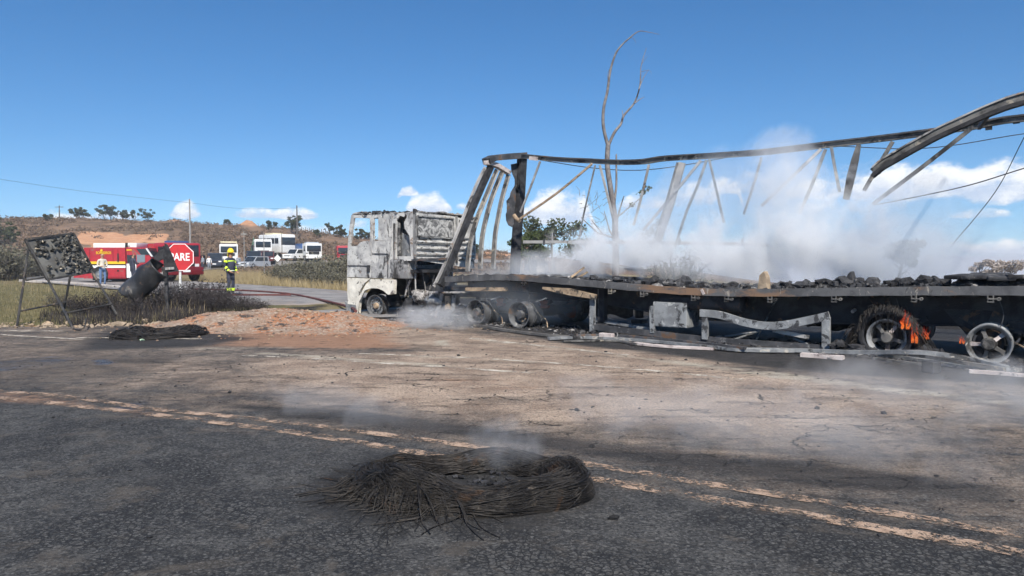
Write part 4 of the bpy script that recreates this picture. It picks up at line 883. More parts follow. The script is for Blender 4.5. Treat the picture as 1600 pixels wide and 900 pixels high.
lath(((1514, 580), (1560, 583), (1640, 590)), .14, .04, 'pale_plank', 'pale pinkish plank lying below the spoked wheel', name='scorched_board', cat='board', z=.04)
lath(((1560, 577), (1600, 578), (1660, 582)), .08, .05, 'ash_alloy', 'short alloy lath end beside the spoked wheel', z=.06)
p = G(1455, 573, .1); MB().cbox(p, (.19, .17, .16), .015, Matrix.Rotation(.5, 3, 'Z')).build('charred_block', 'char_black', None, label='small charred cube on the ash before the trailer wheels', cat='block')
p = G(948, 524, .10); mb = MB(); mb.cbox(p, (.3, .12, .09), .02, Matrix.Rotation(TA, 3, 'Z')); o = mb.build('lath_coupling', 'pale_plank', None, label='small pale coupling with a ring resting on the laths', cat='fitting')
mb = MB(); mb.lathe([(.035, -.02), (.065, -.02), (.065, .02), (.035, .02)], c=(.16, 0, .06), seg=16, close=True); mb.build('ring', 'char_steel', o)

# ------------------------------------------------------------------ burnt tyres lying on the road: collapsed belts of steel cord
pm('tyre_char', (.010, .010, .011), (.028, .027, .026), 5, rough=.85, bump=.8, bscale=25)
def burnt_tyre(label, cx, cy_, A, B, hf, n, seed, r=.0045, width=.30, rot=0.0, fray=80, frayang=(2.6, 3.9)):
    rg = np.random.default_rng(seed); root = thing('tyre_carcass', label, 'tyre', (cx, cy_, 0), rot)
    def pos(th, ph, k=1.0):                              # th round the ring, ph 0 inner foot .. pi outer foot
        rad = 1 - width * np.cos(ph) * .5 * k * -1.0
        hh = hf(th); out = -np.cos(ph) * width * .62
        wob = .05 * np.sin(3 * th + seed) + .03 * np.sin(7 * th + 1.3 * seed) + .012 * np.sin(13 * th)
        ra = 1 + wob
        x = np.cos(th) * (A * ra + out * k); y = np.sin(th) * (B * ra + out * k)
        z = np.sin(ph) * hh * k + .012
        return np.stack([x, y, z], -1)
    nu, nv = 120, 14; T, Pq = np.meshgrid(np.linspace(0, 2 * np.pi, nu, endpoint=False), np.linspace(0, np.pi, nv), indexing='ij')
    kk = .90 + .16 * (fbm(T * 6, Pq * 3, 3, seed) - .5); V = pos(T, Pq, kk).reshape(-1, 3); V[:, 2] -= .02
    i = np.arange(nu)[:, None] * nv + np.arange(nv - 1)[None]; i2 = ((np.arange(nu) + 1) % nu)[:, None] * nv + np.arange(nv - 1)[None]
    npobj('charred_belt', V, np.stack([i, i2, i2 + 1, i + 1], -1).reshape(-1, 4), 'tyre_char', root, True)
    P = []
    for _ in range(n):
        th0 = rg.uniform(0, 2 * np.pi); L = rg.uniform(.5, 2.4); m = int(10 + L * 7); t = np.linspace(0, 1, m); th = th0 + L * t
        ph = np.clip(rg.uniform(.15, 3.0) + rg.normal(0, .9) * t + .25 * np.sin(t * rg.uniform(3, 9) + rg.uniform(0, 6)), 0.0, np.pi); k = rg.uniform(.93, 1.10)
        q = pos(th, ph, k + .04 * np.sin(t * 5 + rg.uniform(0, 6))); q[:, 2] += rg.uniform(0, .02) + .02 * np.sin(t * rg.uniform(2, 7) + rg.uniform(0, 6)); P.append(q)
    for _ in range(fray):                                # loose ends sprung out of the belt
        th0 = rg.uniform(*frayang); ph0 = rg.uniform(.4, 2.8); m = 14; t = np.linspace(0, 1, m)[:, None]; p0 = pos(np.array(th0), np.array(ph0)); L = rg.uniform(.12, .55)
        d = np.array((np.cos(th0) * A, np.sin(th0) * B, 0)); d /= np.linalg.norm(d); tn = np.array((-d[1], d[0], 0)) * rg.choice((-1, 1)); dirv = d * rg.uniform(.2, 1) + tn * rg.uniform(.1, 1.0) + np.array((0, 0, rg.uniform(-.2, .25)))
        q = p0 + dirv * L * t + np.array((0, 0, -1)) * (rg.uniform(.25, .7) * L * t ** 2 * 1.6) + .03 * np.sin(t * 4 + rg.uniform(0, 6)) * tn; q[:, 2] = np.maximum(q[:, 2], .008); P.append(q)
    V1, F1 = wires(P[::4], r * 1.9); V2, F2 = wires([q for i, q in enumerate(P) if i % 4], r * .85); o = npobj('steel_strands', np.concatenate([V1, V2]), np.concatenate([F1, F2 + len(V1)]), 'wire_steel', root); o['kind'] = 'stuff'
    mb = MB(); rr = random.Random(seed)                  # lumps of charred rubber and ash stuck in and around the belt
    for k in range(170):
        g = rr.uniform(0, 6.28); q = rr.uniform(0, .75) if k % 3 else rr.uniform(.9, 1.35); s = rr.uniform(.012, .055); mb.lump((math.cos(g) * A * q, math.sin(g) * B * q, s * .2 + .004), (s * 1.1, s * .9, s * .5), 1, .5, k, mi=0 if (k % 3 == 0 or rr.random() < .5) else 1)
    o = mb.build('char_crumbs', ['tyre_char', 'dark_chassis'], root); o['kind'] = 'stuff'
    return root
def hf1(th): return .06 + .025 * np.sin(th * 5 + .7) + .62 * hf1b(th)
def hf1b(th): return .05 + .10 * np.exp(-((np.mod(th - 3.75, 2 * np.pi)) ** 2) * 1.2) + .05 * np.exp(-((np.mod(th - 3.0, 2 * np.pi) - .35) ** 2) * 2.5) + .11 * np.exp(-((np.mod(th + .35 + np.pi, 2 * np.pi) - np.pi) ** 2) * 4) - .05 * np.exp(-((np.mod(th, 2 * np.pi) - 1.7) ** 2) * 2) - .045 * np.exp(-((np.mod(th, 2 * np.pi) - 4.9) ** 2) * 6)
burnt_tyre('burnt tyre of tangled steel cord smoking on the near lane', -.25, 5.13, .66, .47, hf1, 2500, 4, r=.0021, width=.26, fray=420, frayang=(2.3, 4.7))
def hf2(th): return .10 + .04 * np.sin(th * 2 + 1) + .02 * np.sin(th * 5)
pz = G(252, 524); burnt_tyre('flattened burnt tyre on the white edge line near the burnt signs', pz.x, pz.y, .52, .62, hf2, 330, 9, r=.007, width=.6, fray=40, frayang=(0, 6.2))
MB().lump(G(222, 531, .03) + Vector((0, 0, 0)), (.10, .08, .05), 1, .4, 3).build('plastic_scrap', pm('pale_green', (.42, .55, .38), rough=.5), None, label='pale green scrap lying by the flattened burnt tyre', cat='scrap')

# ------------------------------------------------------------------ gravel mound
def mound_z(x, y):
    a = np.exp(-(((x + 5.5) / 1.9) ** 2 + ((y - 18.0) / 1.5) ** 2) ** 1.1) * .34 + np.exp(-(((x + 7.2) / 1.3) ** 2 + ((y - 17.2) / 1.1) ** 2)) * .20 + np.exp(-(((x + 3.9) / .9) ** 2 + ((y - 17.3) / 1.3) ** 2)) * .16
    return a * (.75 + .5 * fbm(x * 1.5, y * 1.5, 4, 71)) + .03 * (fbm(x * 7, y * 7, 3, 72) - .5) - .035
def build_mound():
    m, nt, out = newmat('orange_gravel'); tc = nt.nodes.new('ShaderNodeTexCoord'); v = tc.outputs['Object']
    c = mixc(nt, step(nt, noise(nt, v, 1.2, 6, .65), .4, .62), (.27, .20, .15), (.36, .17, .09))
    vo = N(nt, 'ShaderNodeTexVoronoi', {'Vector': v, 'Scale': 22.0}); ch = N(nt, 'ShaderNodeSeparateColor', {0: vo.outputs['Color']}).outputs[0]
    c = mixc(nt, step(nt, ch, .6, 1.0), c, (.38, .31, .25)); c = mixc(nt, step(nt, noise(nt, v, 2.6, 6, .7), .54, .62), c, (.07, .06, .055)); c = mixc(nt, step(nt, noise(nt, v, 14, 5, .7), .55, .72), c, (.15, .10, .075))
    b = N(nt, 'ShaderNodeBsdfPrincipled', {'Base Color': c, 'Roughness': .95, 'Specular IOR Level': .15}); bp = N(nt, 'ShaderNodeBump', {'Strength': .9, 'Distance': .04, 'Height': noise(nt, v, 16, 8, .75)}); nt.links.new(bp.outputs[0], b.inputs['Normal']); nt.links.new(b.outputs[0], out.inputs[0]); MATS['orange_gravel'] = m
    root = thing('gravel_mound', 'low mound of orange earth and gravel beside the lorry cab', 'mound', (-5.6, 17.6, 0))
    X, Y = np.meshgrid(np.linspace(-9.2, -2.3, 150), np.linspace(14.6, 20.6, 130), indexing='ij'); Z = mound_z(X, Y)
    me, _ = gridmesh('heap', X + 5.6, Y - 17.6, Z, [m]); o = bpy.data.objects.new('heap', me); COL.objects.link(o); o.parent = root
    rg = random.Random(5); mb = MB()
    for k in range(1500):
        x, y = rg.gauss(-5.4, 1.5), rg.gauss(17.4, 1.2); z = float(mound_z(x, y)); z = max(z, .0); s = rg.uniform(.012, .038) * (1.9 if rg.random() < .05 else 1)
        mb.lump((x + 5.6, y - 17.6, z + s * .2), (s * 1.5, s * 1.2, s), 1, .4, k % 23, mi=0 if rg.random() < .8 else 1)
    o = mb.build('gravel', ['orange_gravel', 'rust_board'], root); o['kind'] = 'stuff'
build_mound()
def scatter(name, lab, n, fn, mats, smin, smax, seed):
    rg = random.Random(seed); mb = MB()
    for k in range(n):
        x, y = fn(rg); s = rg.uniform(smin, smax) * (2.2 if rg.random() < .05 else 1); z = float(max(H(x, y), road_z(x, y) if y < edge_y(x) else -9))
        mb.lump((x, y, z + s * .15), (s * rg.uniform(.8, 1.8), s * rg.uniform(.8, 1.6), s * rg.uniform(.4, 1)), 1, .5, k % 29, mi=rg.randrange(len(mats)))
    mb.build(name, mats, None, label=lab, kind='stuff')
def uv_(rg, u0, u1, v0, v1):
    u, v = rg.uniform(u0, u1), rg.uniform(v0, v1); p = TO + TU_ * u + TV_ * v; return p[0], p[1]
scatter('ash_debris', 'black ash and cinders strewn under and before the trailer', 1500, lambda rg: uv_(rg, -3, 13.5, -1.3 * rg.random(), 1.2), ['char_black', 'char_black', 'ash', 'dark_chassis'], .02, .09, 1)
scatter('road_grit', 'small charred fragments scattered over the road', 420, lambda rg: (rg.uniform(-8, 7), rg.uniform(3.5, 13)), ['char_black', 'char_black', 'tyre_char'], .008, .03, 2)
def vfn(rg):
    x = rg.uniform(-16, -7.6); return x, float(edge_y(x)) + rg.gauss(.1, .28)
scatter('verge_rubble', 'broken stones along the edge of the verge', 420, vfn, ['rust_board', pm('tan_stone', (.36, .28, .2), (.22, .17, .12), 5, rough=.9, bump=.5), 'tan_stone'], .03, .10, 3)

# ------------------------------------------------------------------ charred cargo on the deck
pm('charred_cargo', (.014, .014, .016), (.045, .045, .048), 4, layers=(((.12, .115, .11), 5, .62, .72),), rough=.85, bump=1.0, bscale=14, tint=.5)
random.seed(77); CARGO = 'charred cargo lumps on the trailer deck'
def cargo(px, py, wpx, v, kind='lump', mat='charred_cargo'):
    q = TVp(px, py, v); b = dz(q.x) - .05; h = max(q.z - b, .05); Yd = (TO + TU_ * q.x + TV_ * v)[1]; w = wpx / F * Yd * 1.15; mb = MB(); rz = Matrix.Rotation(random.uniform(-.6, .6), 3, 'Z') @ Matrix.Rotation(random.uniform(-.12, .12), 3, 'X')
    if kind == 'lump':
        mb.lump((0, 0, h * .45), (w * .9, w * random.uniform(.6, 1.0), h * .85), 2, .75, int(px), rot=rz)
        for k in range(24): mb.lump((random.uniform(-.44, .44) * w, random.uniform(-.3, .3) * w, h * random.uniform(.0, .5)), (w * random.uniform(.08, .3), w * random.uniform(.08, .25), h * random.uniform(.08, .3)), 1, .6, k)
        for k in range(9): mb.cbox((random.uniform(-.45, .45) * w, random.uniform(-.3, .3) * w, h * random.uniform(.05, .6)), (w * random.uniform(.2, .6), w * .35, h * random.uniform(.12, .4)), .012, Matrix.Rotation(random.uniform(-.5, .5), 3, 'Y') @ Matrix.Rotation(random.uniform(0, 3), 3, 'Z'))
    elif kind == 'slab': mb.cbox((0, 0, h * .86), (w, .5, h * .28), .02, rz); mb.lump((0, .1, h * .35), (w * .9, .5, h * .75), 3, .35, int(px))
    else: mb.prism([(-w / 2, 0, 0), (w / 2, 0, 0), (w * .4, 0, h * .7), (w * .15, 0, h), (-w * .3, 0, h * .8)], (.03, .12, 0))
    o = mb.build('charred_cargo', mat, None, center=False); p = TO + TU_ * q.x + TV_ * v; o.location = (p[0], p[1], b); o.rotation_euler = (0, 0, TA); return o
LUMPS = [(905, 432, 16, .5), (929, 430, 18, .3), (948, 433, 14, .5), (965, 434, 18, .3), (983, 437, 14, .25), (997, 436, 16, .25), (1017, 430, 17, .3), (1044, 433, 18, .35), (1058, 438, 14, .2), (1071, 431, 20, .5), (1086, 441, 18, .3), (1104, 440, 16, .6), (1140, 440, 18, .8), (1165, 441, 16, .5), (1214, 440, 14, .3), (1231, 435, 17, .3), (1259, 435, 22, .25),
         (1287, 432, 24, .25), (1304, 437, 16, .4), (1320, 429, 28, .35), (1344, 431, 20, .25), (1363, 433, 20, .25), (1400, 434, 22, .6), (1417, 431, 22, .4), (1442, 430, 26, .35), (1460, 433, 18, .3), (1474, 433, 22, .5), (870, 428, 16, .9), (850, 428, 18, 1.2)]
ORD = ('first', 'second', 'third', 'fourth', 'fifth', 'sixth', 'seventh', 'eighth', 'ninth', 'tenth', 'eleventh', 'twelfth', 'thirteenth', 'fourteenth', 'fifteenth', 'sixteenth', 'seventeenth', 'eighteenth', 'nineteenth', 'twentieth')
LUMPS.sort(); NF = sum(l[0] < 1191 for l in LUMPS)
for i, (px, py, w, v) in enumerate(LUMPS): tag(cargo(px, py, w, v), 'charred lump on the deck, %s from the tan upright shard towards the %s' % ((ORD[NF - 1 - i], 'cab') if i < NF else (ORD[i - NF], 'spoked wheel')), 'cargo', CARGO)
for px, py, w, v in ((1508, 429, 34, .3), (1534, 428, 30, .4), (1562, 429, 32, .35), (1592, 429, 34, .4)):
    tag(cargo(px, py, w, v, 'slab'), '%s charred flat slab on the deck above the spoked wheel, counting from the cab' % {1508: 'first', 1534: 'second', 1562: 'third', 1592: 'fourth'}[px], 'cargo', 'charred slabs at the rear of the deck')
tag(cargo(1191, 424, 13, .35, 'shard', 'tan_stone'), 'tan upright shard standing on the trailer deck in the smoke', 'cargo')
tag(cargo(1327, 424, 9, .3, 'shard'), 'thin black shard sticking up from the charred lumps', 'cargo')
for a, b, l in (((888, 436), (913, 418), 'rusty stick leaning on the smoking deck'), ((893, 440), (918, 425), 'second rusty stick leaning beside the first on the deck'), ((1186, 447), (1200, 432), 'dark bar leaning on the tan shard on the deck')):
    p = [TVp(*a, .7), TVp(*b, 1.0)]; MB().beam([Vector(TO + TU_ * k.x + TV_ * k.y + np.array((0, 0, k.z))) for k in p], .05, .04).build('leaning_stick', 'rust_board', None, label=l, cat='stick')

# ------------------------------------------------------------------ flames
def flame_mat():
    m, nt, out = newmat('flame'); v = coords(nt); sp = N(nt, 'ShaderNodeSeparateXYZ', {0: nt.nodes.new('ShaderNodeTexCoord').outputs['Generated']})
    n = noise(nt, v, 26, 4, .65, 1.5); heat = M_(nt, 'SUBTRACT', M_(nt, 'ADD', n, .35), M_(nt, 'MULTIPLY', sp.outputs[2], .30))
    col = mixc(nt, step(nt, heat, .62, 1.05), (.75, .03, .014), (1.0, .34, .07)); e = N(nt, 'ShaderNodeEmission', {'Color': col, 'Strength': .75}); t = nt.nodes.new('ShaderNodeBsdfTransparent')
    mx = N(nt, 'ShaderNodeMixShader', {0: M_(nt, 'MULTIPLY', step(nt, heat, .50, 1.15), .85), 1: t.outputs[0], 2: e.outputs[0]}); nt.links.new(mx.outputs[0], out.inputs[0]); MATS['flame'] = m
flame_mat()
def flame(px, py0, py1, wpx, v, label):
    a, b = TVp(px, py0, v), TVp(px, py1, v); h = b.z - a.z; w = wpx / F * 11.8; mb = MB(); sd = px
    for k in range(6):
        ox = random.uniform(-.5, .5) * w; hh = h * random.uniform(.35, 1.0); P = []; Rr = []
        for i in range(12):
            t = i / 11; P.append((ox + .22 * w * math.sin(t * 5 + sd + k) * t, .03 * math.sin(t * 7 + k), hh * t)); Rr.append(max(.003, w * .15 * math.sin(math.pi * min(1, (t + .12) / 1.12)) ** .8 * (1 - .5 * t)))
        mb.tube(P, Rr, 8)
    o = mb.build('flame', 'flame', None, True, center=False, label=label, cat='flame'); p = TO + TU_ * a.x + TV_ * a.y; o.location = (p[0], p[1], a.z); o.rotation_euler = (0, 0, TA)
flame(1417, 514, 482, 17, -.05, 'tall red flame licking up beside the burning trailer tyre'); flame(1430, 536, 500, 11, -.02, 'middle red flame at the foot of the burning trailer tyre'); flame(1446, 530, 503, 9, .1, 'small orange flame farthest from the burning tyre'); flame(1503, 537, 523, 6, .14, 'tiny flame beside the spoked trailer wheel')

# ------------------------------------------------------------------ roadside signs
pm('scorched_metal', (.035, .034, .034), (.075, .07, .066), 3, layers=(((.20, .15, .11), 4, .64, .74),), rough=.6, metal=.3, bump=.3)
pm('scorched_board_face', (.165, .16, .145), (.10, .097, .09), 2.2, rough=.6, bump=.3)
pm('flake_face', (.022, .022, .021), (.085, .08, .07), 5, layers=(((.42, .35, .25), 9, .64, .72),), rough=.55)
def burnt_board():
    TL, TR_, BL = at(39, 374.5, 17.9), at(114.5, 365, 18.9), at(74, 437, 18.15); ex, ey = TR_ - TL, BL - TL; BR = TL + ex + ey; nrm = ex.cross(ey).normalized()
    if nrm.y > 0: nrm = -nrm
    root = thing('burnt_signboard', 'burnt rectangular signboard with peeling face tilted on thin metal legs', 'sign', (TL.x, TL.y, 0)); o0 = root.location.copy()
    W = lambda p: Vector(p) - o0
    MB().prism([W(TL), W(TR_), W(BR), W(BL)], nrm * -.02).build('board', 'scorched_board_face', root)
    for a, b in ((TL, TR_), (TR_, BR), (BR, BL), (BL, TL)): MB().beam([W(a) + nrm * .005, W(b) + nrm * .005], .05, .06, up=nrm).build('frame_bar', 'scorched_metal', root)
    rg = random.Random(8); mb = MB()
    for k in range(150):                                 # blistered, curling face sheet
        a, b = rg.uniform(.08, .96), rg.uniform(.06, .95)
        if a < .35 and b > .45 and rg.random() < .8: continue
        c = W(TL + ex * a + ey * b) + nrm * .02; d = (ex.normalized() * rg.uniform(-1, 1) + ey.normalized() * rg.uniform(-1, 1)).normalized(); e = nrm.cross(d); L = rg.uniform(.05, .17); w = rg.uniform(.03, .07); vs = []
        for i in range(5):
            t = i / 4; p = c + d * L * (t - .5) + nrm * (.035 * math.sin(t * math.pi * rg.uniform(.6, 1.1)) * rg.uniform(.4, 1.2)); vs += [p - e * w * (1 - .6 * t), p + e * w * (1 - .6 * t) * rg.uniform(.5, 1.2) + nrm * rg.uniform(0, .05)]
        mb.add(vs, [(2 * i, 2 * i + 1, 2 * i + 3, 2 * i + 2) for i in range(4)])
    o = mb.build('peeling_face', 'flake_face', root); o['kind'] = 'stuff'
    g = lambda px, py, z=0.0: G(px, py, z)
    for pts in ((at(45.5, 388, 17.95), g(27.5, 510)), (at(50, 389, 17.97), at(77, 439, 18.0), g(116, 514, .02)), (at(110.7, 431, 18.55), at(100, 488, 18.7)), (at(145, 424, 19.0), at(172, 470, 18.5), at(184, 492, 18.3))):
        MB().tube([W(p) + nrm * -.03 for p in pts], .028, 6).build('leg', 'scorched_metal', root)
    for a, b in ((at(40, 438, 17.75), at(72, 433, 18.05)), (at(32, 486, 17.6), at(103, 472, 18.65)), (at(103, 489, 17.5), at(175, 475, 18.45))): MB().tube([W(a), W(b)], .022, 6).build('crossbar', 'scorched_metal', root)
    MB().tube([W(x) for x in sm([g(116, 514, .02), g(126, 515, .04), g(133, 508, .12), at(134, 498, 17.2)], 4)], .014, 6).build('bent_rod', 'scorched_metal', root)
burnt_board()
pm('drum_metal', (.07, .07, .072), (.035, .035, .037), 2, layers=(((.26, .23, .19), 2.2, .68, .82, (1, 1, .6)), ((.14, .09, .06), 5, .66, .76)), rough=.42, metal=.45, bump=.2)
def burnt_post():
    b = G(262, 495); root = thing('burnt_sign_post', 'charred sign post with folded triangular plate and drooping curled sheet', 'sign', (b.x, b.y, 0)); W = lambda p: Vector(p) - root.location; D = b.y
    MB().beam([W(G(262, 497)), W(at(260, 440, D)), W(at(258, 384, D))], .09, .07, up=(0, 1, 0)).build('post', 'char_black', root)
    MB().prism([W(at(*p, D - .05)) for p in ((257, 380), (262, 383), (279, 424), (258, 426))], (0, .03, 0)).build('triangular_plate', 'char_black', root)
    MB().beam([W(at(258, 420, D - .08)), W(at(272, 419, D - .08))], .03, .07).build('plate_bracket', 'burnt_grey', root)
    A_, B_ = W(at(203, 460, D - .12)), W(at(252, 419, D - .12)); ax = (B_ - A_).normalized(); e1 = ax.cross(Vector((0, 1, 0))).normalized(); e2 = Vector((0, -1, 0)); e2 = (e2 - ax * e2.dot(ax)).normalized()
    if e1.z < 0: e1 = -e1
    def f(s, t):                                         # a sheet rolled into most of a drum
        g = R(-75 + 235 * t); rr = .345 + .03 * math.sin(s * 5 + t * 7) + .015 * math.sin(s * 13); s2 = s + .05 * math.sin(t * 11) * (1 if s < .1 else 0)
        return A_.lerp(B_, s2) + e2 * rr * math.cos(g) + e1 * rr * math.sin(g) * 1.02
    mb = MB().grid(f, 26, 22); o = mb.build('curled_sheet', 'drum_metal', root, True); md = o.modifiers.new('thickness', 'SOLIDIFY'); md.thickness = .02
    MB().prism([W(at(*p, D - .2)) for p in ((204, 462), (222, 472), (232, 488), (226, 490), (212, 478))], (0, .02, .01)).build('hanging_flap', 'char_steel', root)
    MB().prism([W(at(*p, D + .0)) for p in ((240, 402), (248, 392), (257, 388), (258, 404), (247, 408))], (0, .05, 0)).build('sheet_clamp', 'char_black', root)
burnt_post()
def text_mesh(s, name, size, mat, parent, M, depth=.004, xs=1.0, bold=0.0):
    cu = bpy.data.curves.new('lettering', 'FONT'); cu.body = s; cu.size = size; cu.align_x = 'CENTER'; cu.align_y = 'CENTER'; cu.extrude = depth; cu.offset = bold
    t = bpy.data.objects.new('lettering', cu); COL.objects.link(t); dg = bpy.context.evaluated_depsgraph_get(); me = bpy.data.meshes.new_from_object(t.evaluated_get(dg)); bpy.data.objects.remove(t)
    me.materials.clear(); me.materials.append(MATS[mat]); o = bpy.data.objects.new(name, me); COL.objects.link(o); o.parent = parent; o.matrix_local = M @ Matrix.Diagonal((xs, 1, 1, 1)); return o
pm('sign_red', (.52, .03, .035), (.44, .03, .035), 3, rough=.45); pm('sign_white', (.78, .78, .76), rough=.45); pm('post_white', (.62, .62, .6), (.45, .44, .43), 6, rough=.6)
def stop_sign():
    c = at(280.5, 402, 28); root = thing('stop_sign', 'red octagonal stop sign with white lettering behind the charred post', 'sign', (c.x, c.y, 0), .12); r = .565; oc = [(r * math.cos(R(22.5 + 45 * k)), r * math.sin(R(22.5 + 45 * k))) for k in range(8)]
    MB().prism([(x, 0, c.z + z) for x, z in oc], (0, .012, 0)).build('plate', 'sign_red', root)
    mb = MB(); vs = [(x * k, y, c.z + z * k) for y in (-.004, -.001) for k in (.985, .935) for x, z in oc]; fs = []
    for k in range(8): k2 = (k + 1) % 8; fs += [(k, k2, 8 + k2, 8 + k), (16 + k, 16 + k2, 24 + k2, 24 + k), (k, k2, 16 + k2, 16 + k), (8 + k, 8 + k2, 24 + k2, 24 + k)]
    mb.add(vs, fs).build('border', 'sign_white', root)
    text_mesh('PARE', 'lettering', .40, 'sign_white', root, Matrix.Translation((0, -.004, c.z)) @ Matrix.Rotation(math.pi / 2, 4, 'X'), xs=.82, bold=.008)
    MB().beam([(0.0, .05, 0.0), (0.0, .05, c.z + .3)], .08, .05, up=(0, 1, 0)).build('post', 'post_white', root)
stop_sign()
# ------------------------------------------------------------------ cables over the trailer
pm('cable', (.03, .03, .032), rough=.7)
def cable(pts, Y, r, label): MB().tube(sm([at(a, b, y) for (a, b), y in zip(pts, Y)], 8), r, 5).build('cable', 'cable', None, label=label, cat='cable')
cable(((1760, 190), (1600, 209), (1440, 232), (1240, 230), (1000, 266), (830, 248)), (24, 25, 26, 27, 28, 29), .016, 'thin upper cable sagging above the trailer')
cable(((1760, 214), (1600, 263), (1500, 293), (1364, 321)), (15, 16, 17, 18), .013, 'dark cable slanting to the foot of the roof strut')
cable(((1680, 60), (1600, 215), (1555, 300), (1490, 380)), (19, 20, 20.5, 21), .012, 'steep cable hanging behind the trailer at its rear')
# ------------------------------------------------------------------ vegetation
def vegmat(name, c1, c2, scale=2.0, tint=.35):
    m, nt, out = newmat(name); v = coords(nt); col = mixc(nt, step(nt, noise(nt, v, scale, 4, .6), .3, .7), c1, c2)
    oi = nt.nodes.new('ShaderNodeObjectInfo'); hs = N(nt, 'ShaderNodeHueSaturation', {'Value': M_(nt, 'MULTIPLY_ADD', oi.outputs['Random'], tint, 1 - tint / 2), 'Color': col})
    d = N(nt, 'ShaderNodeBsdfDiffuse', {'Color': hs.outputs[0]}); t = N(nt, 'ShaderNodeBsdfTranslucent', {'Color': hs.outputs[0]}); mx = N(nt, 'ShaderNodeMixShader', {0: .25, 1: d.outputs[0], 2: t.outputs[0]}); nt.links.new(mx.outputs[0], out.inputs[0]); MATS[name] = m
vegmat('leaf_green', (.05, .075, .028), (.095, .115, .045)); vegmat('leaf_dark', (.05, .062, .034), (.095, .105, .055)); vegmat('leaf_pink', (.42, .36, .32), (.55, .48, .43)); vegmat('straw', (.26, .205, .11), (.40, .32, .19)); vegmat('grass_green', (.14, .13, .07), (.25, .215, .125))
vegmat('grey_twig', (.10, .095, .088), (.19, .18, .16)); vegmat('burnt_twig', (.045, .040, .041), (.105, .092, .09)); vegmat('scrub_leaf', (.13, .095, .068), (.235, .17, .12)); vegmat('grey_leaf', (.125, .12, .085), (.21, .195, .145))
pm('bark', (.10, .085, .07), (.16, .14, .12), 8, rough=.95, bump=.6); pm('dead_wood', (.23, .21, .20), (.13, .115, .11), 5, rough=.9, bump=.5)
def quads(C, D, E):                                      # leaf quads: centre, half axes
    n = len(C); V = np.stack([C - D - E * .3, C + E, C + D - E * .3, C - E], 1).reshape(-1, 3); return V, np.arange(4 * n).reshape(n, 4)
def leaves(C, s, rg):
    n = len(C); d = rg.normal(size=(n, 3)); d /= np.linalg.norm(d, axis=1)[:, None]; e = np.cross(d, rg.normal(size=(n, 3))); e /= np.linalg.norm(e, axis=1)[:, None] + 1e-9; k = s * rg.uniform(.6, 1.4, (n, 1)); return quads(C, d * k, e * k * .55)
def crown_points(clumps, n, rg):
    out = []
    for (x, y, z, r) in clumps:
        m = max(6, int(n * r * r)); p = rg.normal(size=(m, 3)); p /= np.linalg.norm(p, axis=1)[:, None]; p *= r * rg.uniform(.35, 1.05, (m, 1)) * np.array((1, 1, .72)); out.append(p + (x, y, z))
    return np.concatenate(out)
def tree(name, label, loc, h, spread, nclump, leafmat, seed, n=160, ls=.14, trunk=.08, group=None, bare=.35, parts=True):
    rg = np.random.default_rng(seed); root = thing(name, label, 'tree', loc, 0, group); paths = []; clumps = []
    top = np.array((rg.normal(0, .06) * h, rg.normal(0, .06) * h, h * .8)); t = np.linspace(0, 1, 7)[:, None]; tr = top * t + .04 * h * np.sin(t * 4 + seed) * np.array((1, .5, 0)); mb = MB(); mb.tube(tr, list(np.linspace(trunk, trunk * .3, 7)), 7)
    for k in range(nclump):
        s = rg.uniform(bare, .95); p0 = np.array([np.interp(s, t[:, 0], tr[:, i]) for i in range(3)]); g = rg.uniform(0, 2 * np.pi); rr = spread * rg.uniform(.3, 1) * (1.15 - .5 * abs(s - .6)); p1 = np.array((p0[0] + rr * np.cos(g), p0[1] + rr * np.sin(g), min(h, h * (s * .72 + .3) + rg.normal(0, .05) * h)))
        mid = (p0 + p1) / 2 + np.array((0, 0, -.06 * h)); mb.tube([p0, mid, p1], [trunk * .4, trunk * .25, trunk * .08], 5); clumps.append((*p1, spread * rg.uniform(.22, .42)))
    mb.build('trunk', 'bark', root, 60); V, Fc = leaves(crown_points(clumps, n / max(.01, spread * spread) * 8, rg), ls, rg); npobj('crown', V, Fc, leafmat, root); return root
def shrub(name, label, loc, h, w, nst, mat, seed, leafmat=None, nl=0, ls=.05, r=.008, group=None, lean=.5):
    rg = np.random.default_rng(seed); P = []; tips = []
    for k in range(nst):
        g = rg.uniform(0, 2 * np.pi); b = np.array((np.cos(g), np.sin(g), 0)) * w * .5 * rg.uniform(0, .8); hh = h * rg.uniform(.45, 1.0); o = np.array((np.cos(g), np.sin(g), 0)) * w * lean * rg.uniform(.1, .6); t = np.linspace(0, 1, 6)[:, None]
        q = b + o * t ** 1.5 + np.array((0, 0, hh)) * t + rg.normal(0, .03, (6, 3)) * h * t; P.append(q); tips.append(q[-1])
        for j in range(3):
            s = rg.integers(2, 5); p0 = q[s]; d = rg.normal(0, .5, 3) * h * .35 + np.array((0, 0, .22 * h)); tt = np.linspace(0, 1, 4)[:, None]; P.append(p0 + d * tt + rg.normal(0, .02, (4, 3)) * h); tips.append(P[-1][-1])
    V, Fc = wires(P, (r, r * .5)); root = thing(name, label, 'shrub', loc, 0, group); npobj('stem_tangle', V, Fc, mat, root)
    if leafmat:
        T = np.array(tips); C = T[rg.integers(0, len(T), nl)] + rg.normal(0, .09, (nl, 3)) * h; C[:, 2] = np.maximum(C[:, 2], .03); V, Fc = leaves(C, ls, rg); npobj('foliage', V, Fc, leafmat, root)
    return root
def gz(x, y): return float(H(np.array(x), np.array(y)))
